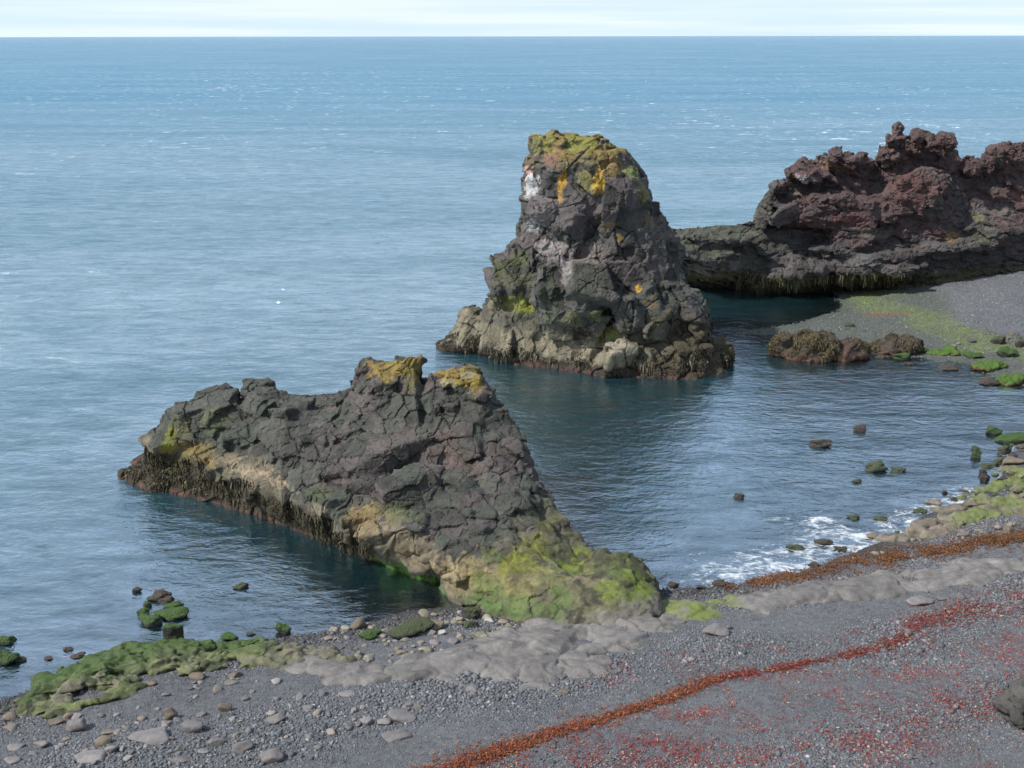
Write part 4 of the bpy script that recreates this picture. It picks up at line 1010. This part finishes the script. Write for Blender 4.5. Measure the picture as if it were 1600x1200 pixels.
ROCKS = [  # px, base row, width, height, material, label
    (1285, 700, 34, 15, 'b', 'brown weedy rock awash in the middle of the bay', 1), (1345, 676, 18, 12, 'b', 'small brown rock farther out than the brown weedy one in the bay', 1),
    (1370, 738, 36, 19, 'o', 'blocky olive rock awash in the bay near the shore foam', 1), (1406, 739, 24, 8, 'o', 'flat low olive rock just right of the blocky one in the bay', 1), (1340, 755, 14, 7, 'o', 'tiny dark rock below the blocky olive rock', 1),
    (1155, 779, 17, 9, 'b', 'lone small reddish rock in the left of the bay', 1), (1556, 680, 26, 14, 'm', 'round green-topped boulder standing in the shallows at right', 1), (1585, 694, 50, 18, 'm', 'wide green-topped boulder at the right edge in the shallows', 1),
    (1573, 711, 20, 13, 'o', 'grey-brown boulder below the wide green one at the right edge', 1), (1526, 717, 14, 17, 'm', 'upright oval green boulder in the shallows at right', 1), (1525, 703, 11, 6, 'o', 'small dark stone just behind the upright oval boulder', 1),
    (1543, 731, 20, 7, 'o', 'long flat olive stone in the right shallows', 1), (1560, 727, 12, 9, 'o', 'small olive stone between flat stone and shore', 1), (1588, 728, 38, 14, 'br', 'tan weathered boulder on the waterline at the right edge', 0), (1537, 742, 13, 9, 'o', 'small purple-grey stone at the foam edge', 1), (1541, 752, 17, 12, 'b', 'dark tilted boulder at the foam edge on the right', 1),
    (1567, 757, 16, 11, 'b', 'dark rounded boulder on the green right shore', 0), (1585, 747, 14, 9, 'b', 'small dark boulder at the far right of the green shore', 0), (1492, 784, 10, 7, 'b', 'small reddish stone wet by foam on the right shore', 1), (1477, 772, 9, 6, 'b', 'tiny reddish stone in the foam off the right shore', 1), (1529, 778, 13, 8, 'b', 'brown stone at the tip of the green right shore', 1),
    (1462, 792, 28, 11, 'br', 'flat brown stone at the foamy start of the right ledge', 0), (1440, 802, 24, 8, 'o', 'low olive stone awash left of the flat brown stone', 1),
    (1315, 862, 22, 7, 'b', 'flat dark stone in the white foam', 1), (1290, 852, 30, 7, 'b', 'low slab in the brightest foam', 1), (1245, 860, 28, 6, 'o', 'low wet slab at the left of the white foam', 1), (1335, 812, 20, 8, 'o', 'wet stone just beyond the brightest foam', 1), (1378, 814, 20, 7, 'o', 'wet olive stone right of the brightest foam', 1), (1365, 842, 22, 9, 'br', 'reddish stone at the right end of the foam', 1),
    (1272, 888, 20, 9, 'b', 'reddish brown stone at the start of the orange weed line', 0), (1127, 917, 26, 11, 'b', 'brown stone on the shore right of the outcrop foot', 0), (1052, 919, 18, 10, 'b', 'dark stone on the shore just behind the outcrop foot', 0), (1095, 922, 16, 8, 'b', 'small dark stone between two larger ones on the shore', 0),
    (1548, 603, 32, 12, 'b', 'reddish brown rock in front of the flat bright green rock', 1), (1525, 563, 28, 12, 'm', 'green rock on the waterline right of the long green rock', 1), (1577, 560, 30, 16, 'm', 'green rock near the right edge on the far beach', 0),
    (1410, 563, 26, 12, 'm', 'small green rock under the dark weedy lump of the far beach', 1), (1448, 553, 18, 9, 'm', 'small bright green rock right of the dark weedy lump', 0), (1563, 540, 22, 15, 'o', 'boulder with a yellow-green cap on the far beach', 0), (1330, 512, 20, 7, 'o', 'flat mossy stone on the far beach above the weedy rock', 0), (1485, 580, 30, 7, 'b', 'thin reddish rock awash off the far beach', 1), (1420, 571, 14, 5, 'b', 'tiny reddish rock awash off the far beach', 1), (1595, 545, 14, 14, 'o', 'mossy stone cut by the right edge on the far beach', 0),
    # left cove
    (245, 938, 34, 16, 'b', 'reddish brown rock at the seaward end of the left boulder group', 1), (256, 942, 26, 12, 'b', 'olive-brown rock touching the reddish one in the left boulder group', 1), (228, 948, 14, 10, 'm', 'small dark green rock in the left boulder group', 1), (222, 961, 20, 13, 'm', 'low green rock on the left side of the left boulder group', 1),
    (268, 952, 30, 14, 'm', 'long mossy rock behind the large green ones in the cove', 1), (262, 968, 56, 22, 'm', 'largest bright green rock of the left boulder group', 1), (231, 978, 36, 20, 'm', 'rounded bright green rock in front of the largest one', 1), (270, 998, 32, 26, 'm', 'domed green boulder standing alone nearest the green shelf', 1),
    (213, 925, 14, 9, 'b', 'reddish rock with floating weed left of the boulder group', 1), (374, 920, 24, 12, 'o', 'flat olive rock awash under the dark outcrop face', 1), (441, 990, 26, 19, 'm', 'squarish green boulder in the shallow water of the cove', 1), (391, 992, 16, 6, 'b', 'small flat dark stone left of the squarish green boulder', 1), (355, 1002, 30, 14, 'm', 'green boulder at the water edge of the green shelf', 0),
    (4, 1006, 30, 16, 'm', 'mossy rock cut by the left edge, farther out', 1), (4, 1038, 38, 24, 'm', 'large mossy rock cut by the left edge, nearer', 1), (28, 1032, 20, 10, 'o', 'small weedy stone right of the large mossy rock at the left edge', 1), (104, 1016, 16, 7, 'b', 'reddish stone in the shallow water off the green shelf', 1), (118, 1027, 22, 7, 'b', 'flat reddish stone touching the green shelf', 1), (74, 1030, 14, 5, 'b', 'tiny dark stone near the left boulders', 1),
    (575, 1000, 38, 17, 'm', 'square bright green boulder in the cobbles', 0), (640, 998, 72, 28, 'o2', 'broad olive boulder in the cobbles left of the outcrop', 0), (675, 985, 36, 18, 'br', 'rounded tan boulder behind the broad olive boulder', 0), (737, 968, 30, 20, 'o2', 'olive boulder at the foot of the dark outcrop', 0), (558, 984, 26, 20, 'br', 'round grey-brown boulder at the water edge in the cobbles', 0), (735, 982, 26, 14, 'o2', 'brown stone just in front of the olive boulder', 0),
    # beach stones
    (429, 1131, 27, 14, 's', 'oval pinkish grey stone lying alone below the small grey ledge', 0), (626, 1129, 44, 18, 's', 'long pale stone leaning on a smaller one in the middle of the beach', 0), (599, 1133, 22, 12, 's', 'small grey stone touching the long pale stone', 0), (571, 1134, 20, 13, 's', 'grey stone just left of the pair of touching stones', 0), (618, 1158, 46, 15, 's', 'flat pale slab below the pair of touching stones', 0),
    (421, 1192, 38, 20, 's', 'big rounded pale stone near the bottom edge', 0), (377, 1176, 32, 18, 's', 'tilted grey stone left of the big pale one at the bottom', 0), (335, 1166, 28, 14, 's', 'pale oval stone left of the tilted grey stone', 0), (158, 1165, 26, 15, 'br', 'tan rounded stone in the lower left pebbles', 0), (167, 1148, 20, 8, 'br', 'small orange-tan stone above the tan rounded one', 0), (116, 1143, 30, 20, 's', 'angular grey stone in the left pebbles below the green shelf', 0),
    (264, 1124, 22, 18, 'br', 'upright tan stone in the left pebbles', 0), (350, 1112, 20, 15, 'br', 'tan stone above the tilted grey one', 0), (299, 1144, 30, 18, 's', 'blocky grey stone in the lower left pebbles', 0), (228, 1162, 60, 12, 's', 'flat buried grey slab in the lower left pebbles', 0), (137, 1190, 44, 16, 's', 'wide flat grey slab near the bottom left', 0), (20, 1172, 24, 9, 's', 'pale stone at the left edge of the beach', 0), (14, 1193, 26, 9, 's', 'pale flat stone in the bottom left corner', 0),
    (62, 1168, 22, 12, 's', 'grey stone between the left edge and the tan stone', 0), (105, 1122, 16, 10, 'br', 'small dark stone beside the green shelf end', 0), (85, 1132, 22, 10, 'br', 'brownish stone below the green shelf end', 0), (12, 1126, 22, 12, 'br', 'brown stone at the left edge above the pebbles', 0), (12, 1140, 20, 9, 'br', 'orange-tan stone at the left edge of the pebbles', 0), (172, 1176, 18, 12, 's', 'small grey stone below the tan rounded one', 0), (315, 1178, 18, 8, 's', 'small pale stone under the pale oval stone', 0),
    (1120, 995, 40, 18, 's', 'large smooth pinkish stone alone right of the outcrop foot', 0), (879, 1086, 18, 10, 'br', 'small pinkish stone below the broad ledge', 0), (1139, 984, 12, 8, 's', 'small grey stone behind the large pinkish one', 0), (1441, 948, 38, 16, 's', 'pale stone below the long grey ledge at right', 0), (1470, 940, 14, 9, 's', 'small pale stone right of the pale ledge stone', 0), (1502, 938, 15, 10, 's', 'bright pale stone near the red weed at right', 0),
    (638, 1106, 14, 9, 's', 'small stone above the long pale stone, left one', 0), (651, 1108, 14, 9, 's', 'small stone above the long pale stone, right one', 0), (764, 975, 16, 10, 'w', 'white stone at the foot of the outcrop', 0), (1578, 832, 16, 9, 'br', 'round pinkish stone right above the orange weed line', 0),
    (280, 1192, 30, 12, 's', 'half-buried slab at the bottom edge, left', 0), (360, 1070, 22, 8, 's', 'flat stone just below the green shelf', 0), (305, 1062, 24, 12, 'br', 'bent tan stone at the lower edge of the green shelf', 0), (233, 1072, 18, 9, 'br', 'tan stone under the lower edge of the green shelf', 0),
    (365, 1060, 22, 12, 'br', 'tan oval stone at the lower right edge of the green shelf', 0), (540, 1088, 26, 8, 's', 'thin flat grey stone below the small ledge', 0), (480, 1110, 18, 9, 's', 'small grey stone right of the oval pinkish one', 0), (690, 992, 12, 8, 'w', 'whitish pebble between the olive boulder and the outcrop', 0),
]
MM = {'b': M_BROWNROCK, 'o': M_OLIVE, 'o2': M_OLIVE, 'm': M_MOSS, 's': M_STONE, 'br': M_STONE, 'w': M_STONE}
CC = {'s': (.165, .152, .148), 'br': (.155, .125, .095), 'w': (.42, .40, .37)}
for i, (px, py, w, h, k, lab, wat) in enumerate(ROCKS):
    c0 = CC.get(k)
    if c0: kf = random.uniform(.8, 1.2); c0 = tuple(x * kf for x in c0)
    beachy = k in ('s', 'br', 'w')
    nm = 'stone' if beachy else 'boulder'
    loose(nm, px, py, w, h, MM[k], lab, nm, color=c0, ang=.25 if beachy else .34, seed=i, inwater=bool(wat), rough=.12 if beachy else .5, sink=.35 if beachy else .5)

# large dark boulder cut by the right edge
rk = Rock(); p = ground(1600, 1128)
rk.blob(p + np.array([.55, .3, .55]), (1.0, .8, .62), seed=901, n=30); rk.blob(p + np.array([.1, .2, .25]), (.85, .7, .45), seed=902, n=30)
rk.build(.08, .035, ([dict(cell=.7, amp=.16, seed=31)], [dict(cell=.4, amp=.09, seed=32, crack=.9, cw=.05), dict(cell=.15, amp=.014, seed=33)]))
cc = np.tile(np.array([.06, .057, .052]), (len(rk.P), 1)) * (1 + .25 * rk.rnd[0][0][:, :1])
o = mesh_np('boulder', rk.P, rk.Fc, M_BASALT, col=cc); tag(o, 'big dark rough boulder cut by the right edge above the lower corner', 'boulder')

# dark weedy lumps by the far beach
def lump(name, parts, label, seed, nst=2600, tone=(.050, .038, .026), green=False):
    rk = Rock()
    for i, (px, py, w, h, z0) in enumerate(parts):
        p = atz(px, py, z0); sc = np.linalg.norm(p - np.array([0, 0, H])) / F
        rk.blob(p + np.array([0, w * sc * .35, 0]), (w * sc * .5, w * sc * .45, h * sc * .5), seed=seed + i, n=26)
    rk.build(.14, .075, ([dict(cell=.9, amp=.16, seed=seed)], [dict(cell=.45, amp=.12, seed=seed + 1, crack=.3), dict(cell=.2, amp=.05, seed=seed + 2)]))
    n2 = fbm(rk.P * 1.3, seed, 4)
    c = np.tile(np.array(tone), (len(rk.P), 1)) * (1 + .3 * rk.rnd[0][0][:, :1])
    c = lerp(c, np.array([.085, .07, .025]), smooth(.0, .4, n2 + .4 * rk.N[:, 2] - .2) * .7)
    c = lerp(c, np.array([.12, .055, .035]), smooth(.35, .1, rk.P[:, 2] + .2 * n2) * .7)
    if green: c = lerp(c, np.array([.052, .105, .014]), smooth(-.1, .4, rk.N[:, 2] + .5 * n2) * .9)
    o = mesh_np(name, rk.P, rk.Fc, M_BASALT, col=c); tag(o, label, 'weedy rock')
    if nst:
        p_, n_ = pick(rk, (rk.N[:, 2] > -.2) & (rk.P[:, 2] > .25) & (n2 > -.1), nst, seed)
        cw = np.where(RNG.random((len(p_), 1)) < .4, [[.085, .07, .03]], [[.045, .034, .02]])
        strands('seaweed', p_, n_, .28, .03, cw, o, seed=seed, out=.35)
    return o
lump('weedy_rock', [(1232, 548, 56, 44, .5), (1262, 550, 60, 52, .7), (1292, 546, 44, 48, .8), (1280, 562, 50, 24, .2), (1228, 532, 26, 18, 1.3)], 'large dark rock shaggy with brown seaweed beside the far beach', 700)
lump('weedy_rock', [(1336, 556, 54, 40, .35), (1320, 561, 40, 24, .2), (1346, 560, 40, 24, .2)], 'dark reddish weedy rock just right of the large shaggy one', 720, 900, (.06, .038, .03))
lump('weedy_rock', [(1410, 548, 60, 28, .35), (1428, 546, 34, 28, .4), (1388, 550, 44, 24, .25), (1400, 549, 44, 24, .3)], 'low dark weedy lump lying on the edge of the far beach', 740, 700, (.05, .038, .03))

lump('weedy_rock', [(1583, 600, 38, 16, .12), (1594, 598, 30, 16, .2), (1572, 602, 24, 12, .05)], 'bright green weedy boulder at the right edge near the far beach', 750, 0, green=True)
lump('weedy_rock', [(1545, 579, 36, 12, .12), (1560, 577, 34, 14, .15)], 'low bright green rock in the shallows beside the far beach', 760, 0, green=True)
lump('weedy_rock', [(1470, 556, 34, 10, .1), (1490, 555, 34, 12, .15), (1508, 557, 26, 9, .08)], 'long green rock at the edge of the far beach', 770, 0, green=True)

# ---------------------------------------------------------------- cobbles: counted one by one near the water, pebbles as stuff
proto = []
for k in range(10):
    V, Fq = rock_mesh(2000 + k, .2 + .03 * k, 3, .12)
    V = V * np.array([1, .55 + .3 * random.random(), .42 + .2 * random.random()])
    proto.append(mesh_tri('cobble', V, Fq, M_STONE))
def in_poly_px(poly, n, rg):
    a = np.array(poly, float); out = []
    lo, hi = a.min(0), a.max(0)
    while len(out) < n:
        q = rg.uniform(lo, hi)
        if inside(q[None], a)[0]: out.append(q)
    return out
rg = np.random.default_rng(5)
COB = [  # region, count, size range (photo px half-width), palette, label, group
    ([(500, 985), (560, 972), (640, 958), (700, 952), (760, 962), (820, 985), (700, 1015), (600, 1040), (540, 1025)], 120, (4, 10), [(.19, .17, .12), (.15, .13, .09), (.24, .21, .17), (.10, .10, .08), (.17, .15, .15)],
     'tan and grey rounded cobble in the patch between the dark outcrop and the green shelf', 'cobbles between the outcrop and the green shelf'),
    ([(0, 1120), (90, 1120), (220, 1090), (320, 1060), (450, 1060), (600, 1090), (560, 1150), (420, 1200), (0, 1200)], 95, (4, 9), [(.17, .155, .15), (.13, .12, .12), (.21, .18, .15), (.24, .22, .21)],
     'small rounded cobble half sunk in the grey pebbles of the lower left beach', 'cobbles on the lower left beach'),
    ([(0, 1095), (40, 1085), (60, 1066), (95, 1050), (110, 1040), (40, 1115), (0, 1125)], 16, (5, 10), [(.08, .08, .05), (.11, .10, .07), (.06, .06, .045)],
     'dark wet cobble at the left water edge beside the green shelf', 'wet cobbles at the left water edge'),
    ([(1380, 860), (1420, 842), (1500, 832), (1600, 812), (1600, 822), (1480, 845), (1350, 872)], 22, (4, 9), [(.16, .13, .10), (.10, .09, .085), (.19, .16, .13)],
     'rounded cobble on the gravel between the brown ledge and the orange weed', 'cobbles under the right shore ledge'),
    ([(1390, 838), (1430, 806), (1500, 765), (1540, 735), (1555, 700), (1600, 676), (1600, 760), (1545, 790), (1430, 835)], 60, (3, 8), [(.05, .065, .025), (.09, .08, .06), (.06, .05, .045), (.12, .10, .075), (.07, .09, .03)],
     'small wet green or brown stone strewn along the right shore beside the ledge', 'stones along the right shore'),
    ([(1480, 540), (1600, 520), (1600, 560), (1560, 556)], 20, (3, 7), [(.15, .13, .13), (.10, .09, .09), (.18, .15, .14), (.12, .10, .06)],
     'small stone scattered on the far beach near its green weed line', 'stones on the far beach'),
]
for poly, n, (a, b), pal, lab, grp in COB:
    for q in in_poly_px(poly, n, rg):
        g = ground(*q); dist = np.linalg.norm(g - np.array([0, 0, H]))
        s = (a + (b - a) * rg.random() ** 2) * dist / F
        o = bpy.data.objects.new('cobble', proto[rg.integers(10)]); COL.objects.link(o)
        o.location = (g[0], g[1], g[2] + s * .18); o.scale = (s, s, s)
        o.rotation_euler = (rg.uniform(-.25, .25), rg.uniform(-.25, .25), rg.uniform(0, 6.28))
        k = pal[rg.integers(len(pal))]; f_ = rg.uniform(.8, 1.2)
        o.color = (k[0] * f_, k[1] * f_, k[2] * f_, 1)
        tag(o, lab, 'cobble', grp)

def ico(sub):
    bm = bmesh.new(); bmesh.ops.create_icosphere(bm, subdivisions=sub, radius=1)
    V = np.array([v.co for v in bm.verts]); Fq = np.array([[v.index for v in f.verts] for f in bm.faces]); bm.free(); return V, Fq
def merge_pebbles(P, s, colr, sub, rg):
    V0, F0 = ico(sub); n = len(P); k = len(V0)
    J = 1 + .22 * rg.normal(size=(n, k)) * (1 if sub == 1 else .35)
    V = V0[None] * J[:, :, None]
    sc = np.column_stack([s, s * rg.uniform(.55, .95, n), s * rg.uniform(.35, .7, n)])
    V = V * sc[:, None]
    a = rg.uniform(0, 6.28, n); ca, sa = np.cos(a)[:, None], np.sin(a)[:, None]
    x, y = V[..., 0] * ca - V[..., 1] * sa, V[..., 0] * sa + V[..., 1] * ca
    tz = rg.uniform(-.4, .4, n)[:, None]; zz = V[..., 2] + x * tz
    V = np.stack([x, y, zz], 2) + P[:, None]
    Fq = F0[None] + (np.arange(n) * k)[:, None, None]
    return V.reshape(-1, 3), Fq.reshape(-1, 3), np.repeat(colr, k, 0)
def scatter(n, lo, hi, cond, rg):
    q = rg.uniform(lo, hi, (n, 2)); sd = shore_sd(q); q = q[cond(q, sd)]
    h = ground_h(q); P = np.column_stack([q, h]); px, py, d = project(P)
    ok = (px > -60) & (px < 1660) & (py < 1240) & (py > 300)
    return P[ok]
rg = np.random.default_rng(9)
Pn = scatter(330000, (-17, 21.5), (26, 47), lambda q, sd: sd > -2.2, rg)
n = len(Pn)
p3 = Pn * np.array([1, 1, 0])
sdp = shore_sd(Pn[:, :2])
# pebbles are sorted by the waves into bands along the shore: fine grit and coarser storm ridges
coarse = np.clip(.45 + .55 * np.sin(sdp * 1.15 + 2.2 * fbm(p3 * .16, 141, 2)) + .7 * fbm(p3 * .3, 140, 3), 0, 1.4)
s = .019 + .050 * rg.random(n) ** 2.2 * (.15 + coarse)
s = np.where(rg.random(n) < .010 * (.3 + coarse), s * 2.2, s)
pal = np.array([[.096, .101, .110], [.124, .129, .139], [.157, .160, .166], [.075, .079, .088], [.205, .20, .198], [.13, .108, .105], [.30, .29, .28]])
ci = rg.choice(len(pal), n, p=[.30, .27, .17, .14, .06, .05, .01])
gc = ground_col(Pn[:, :2])
cc = pal[ci] * (gc / G_GREY) ** .8 * rg.uniform(.8, 1.2, (n, 1))
Pn[:, 2] += s * .12
V, Fq, cv = merge_pebbles(Pn, s, cc, 1, rg)
peb = mesh_np('pebbles', V, Fq, M_PEB, col=cv); tag(peb, 'grey basalt pebbles covering the near beach', 'pebbles', kind='stuff')
Pf = scatter(90000, (14, 56), (64, 98), lambda q, sd: sd > -.6, rg)
n = len(Pf); s = .035 + .07 * rg.random(n) ** 3
cc = pal[rg.choice(len(pal), n, p=[.30, .27, .17, .14, .06, .05, .01])] * (ground_col(Pf[:, :2]) / G_GREY) ** 1.0
V, Fq, cv = merge_pebbles(Pf, s, cc, 1, rg)
peb2 = mesh_np('shingle', V, Fq, M_PEB, col=cv); tag(peb2, 'fine purple grey shingle on the far beach below the lava cliff', 'shingle', kind='stuff')

# ---------------------------------------------------------------- stranded seaweed
def wrack(name, pts, rg, L0, W0, colr, label, lift=.05, segs=3):
    n = len(pts); P = np.column_stack([pts, ground_h(pts) + .022 + rg.random(n) ** 2 * lift])
    a = rg.uniform(0, 6.28, n); L_ = L0 * rg.uniform(.4, 1.4, n); W = W0 * rg.uniform(.5, 1.5, n); cur = rg.normal(size=n) * .9
    V = []; c0 = P.copy()
    for k in range(segs + 1):
        w = W * (1 - .6 * abs(2 * k / segs - 1))
        side = np.column_stack([-np.sin(a), np.cos(a), rg.normal(size=n) * .5])
        V.append(c0 - side * w[:, None]); V.append(c0 + side * w[:, None])
        c0 = c0 + np.column_stack([np.cos(a), np.sin(a), rg.normal(size=n) * .35]) * (L_ / segs)[:, None]
        a = a + cur * .6
    V = np.stack(V, 1); k2 = 2 * (segs + 1); base = np.arange(n) * k2
    Fc = np.concatenate([np.column_stack([base + 2 * k, base + 2 * k + 1, base + 2 * k + 3, base + 2 * k + 2]) for k in range(segs)])
    o = mesh_np(name, V.reshape(-1, 3), Fc, M_WEED, col=np.repeat(colr, k2, 0), smooth_=False)
    tag(o, label, 'seaweed', kind='stuff'); return o
def band(line, widths, n, rg, clump=.5, jit=1.0):
    L3 = np.array([ground(x, y)[:2] for x, y in line]); seg = np.linalg.norm(np.diff(L3, axis=0), axis=1); cum = np.concatenate([[0], np.cumsum(seg)])
    t = rg.uniform(0, cum[-1], n * 3); x = np.interp(t, cum, L3[:, 0]); y = np.interp(t, cum, L3[:, 1])
    w = np.interp(t / cum[-1], np.linspace(0, 1, len(widths)), widths)
    d = rg.normal(size=n * 3) * w * jit * np.where(rg.random(n * 3) < .18, 2.6, .85)
    q = np.column_stack([x - d * .25, y + d])
    keep = fbm(np.column_stack([q * .8, np.zeros(len(q))]), 150, 4, .7) > -clump + rg.normal(size=len(q)) * .15
    return q[keep][:n]
rg = np.random.default_rng(21)
def wcol(n, pal, p): return np.array(pal)[rg.choice(len(pal), n, p=p)] * rg.uniform(.6, 1.4, (n, 1))
q = band([(640, 1214), (720, 1192), (800, 1168), (880, 1142), (960, 1118), (1040, 1094), (1080, 1078), (1120, 1062)], [.15, .18, .16, .14, .11, .08], 9000, rg, .18)
wrack('seaweed_band', q, rg, .13, .014, wcol(len(q), [(.19, .048, .017), (.12, .034, .015), (.26, .09, .025), (.055, .024, .016)], [.4, .3, .15, .15]), 'dense rust-orange seaweed line running up the lower beach from the bottom edge')
q = band([(1100, 1066), (1200, 1048), (1290, 1032), (1350, 1020), (1410, 1000), (1440, 975), (1500, 955), (1620, 930)], [.09, .08, .08, .12, .22, .42, .6, .6], 5200, rg, .22)
wrack('seaweed_band', q, rg, .13, .013, wcol(len(q), [(.17, .026, .02), (.10, .02, .018), (.16, .05, .02), (.30, .20, .10)], [.45, .3, .18, .07]), 'thin broken red seaweed line widening towards the right edge')
q = band([(1130, 917), (1190, 910), (1260, 898), (1340, 884), (1420, 868), (1500, 856), (1620, 836)], [.16, .26, .36, .42, .38, .32, .28], 13000, rg, .08)
wrack('seaweed_band', q, rg, .14, .016, wcol(len(q), [(.14, .055, .018), (.09, .037, .016), (.19, .085, .022), (.05, .028, .018)], [.4, .3, .18, .12]), 'orange-brown seaweed band above the surf on the right shore')
# scattered patches on the upper beach
pts = []
for (px, py, r, n) in [(1400, 1170, .7, 500), (1510, 1112, .9, 900), (1420, 1130, .5, 350), (1075, 1118, .45, 450), (980, 1160, .7, 500), (1050, 1172, .8, 500), (900, 1190, .7, 500), (1240, 1160, .7, 500), (1270, 1180, .8, 600), (1370, 1155, .5, 300), (1480, 1085, .6, 300), (1290, 1085, .9, 300),
                       (1130, 1185, .7, 400), (820, 1198, .6, 400), (1350, 1195, .6, 350), (1560, 1010, .9, 400), (1500, 1030, .9, 350), (1430, 1060, .9, 250), (1200, 1120, .9, 300), (1340, 1050, .8, 200), (1580, 945, 1.0, 700), (1210, 1195, .7, 400), (1005, 1190, .6, 400), (1150, 1140, .6, 250)]:
    g = ground(px, py)[:2]; a = rg.normal(size=(n, 2)) * np.array([r * 1.5, r * .5]); pts.append(g + a)
pts = np.concatenate(pts); keep = fbm(np.column_stack([pts * 1.6, np.zeros(len(pts))]), 160, 4, .7) > -.05 + rg.normal(size=len(pts)) * .1
pts = pts[keep]
wrack('seaweed_scraps', pts, rg, .10, .009, wcol(len(pts), [(.25, .026, .020), (.15, .02, .018), (.30, .065, .028), (.42, .31, .17)], [.5, .3, .12, .08]), 'scattered red seaweed scraps on the upper pebble beach')
L3 = rg.uniform((2, 23), (24, 34), (30000, 2))
keep = fbm(np.column_stack([L3 * .9, np.zeros(len(L3))]), 165, 4, .75) > .06
L3 = L3[keep & (shore_sd(L3) > 5.5)]
wrack('seaweed_scraps', L3, rg, .09, .009, wcol(len(L3), [(.30, .030, .022), (.18, .020, .018), (.42, .30, .16)], [.5, .4, .1]), 'sparse tiny bits of red and straw coloured weed among the pebbles')
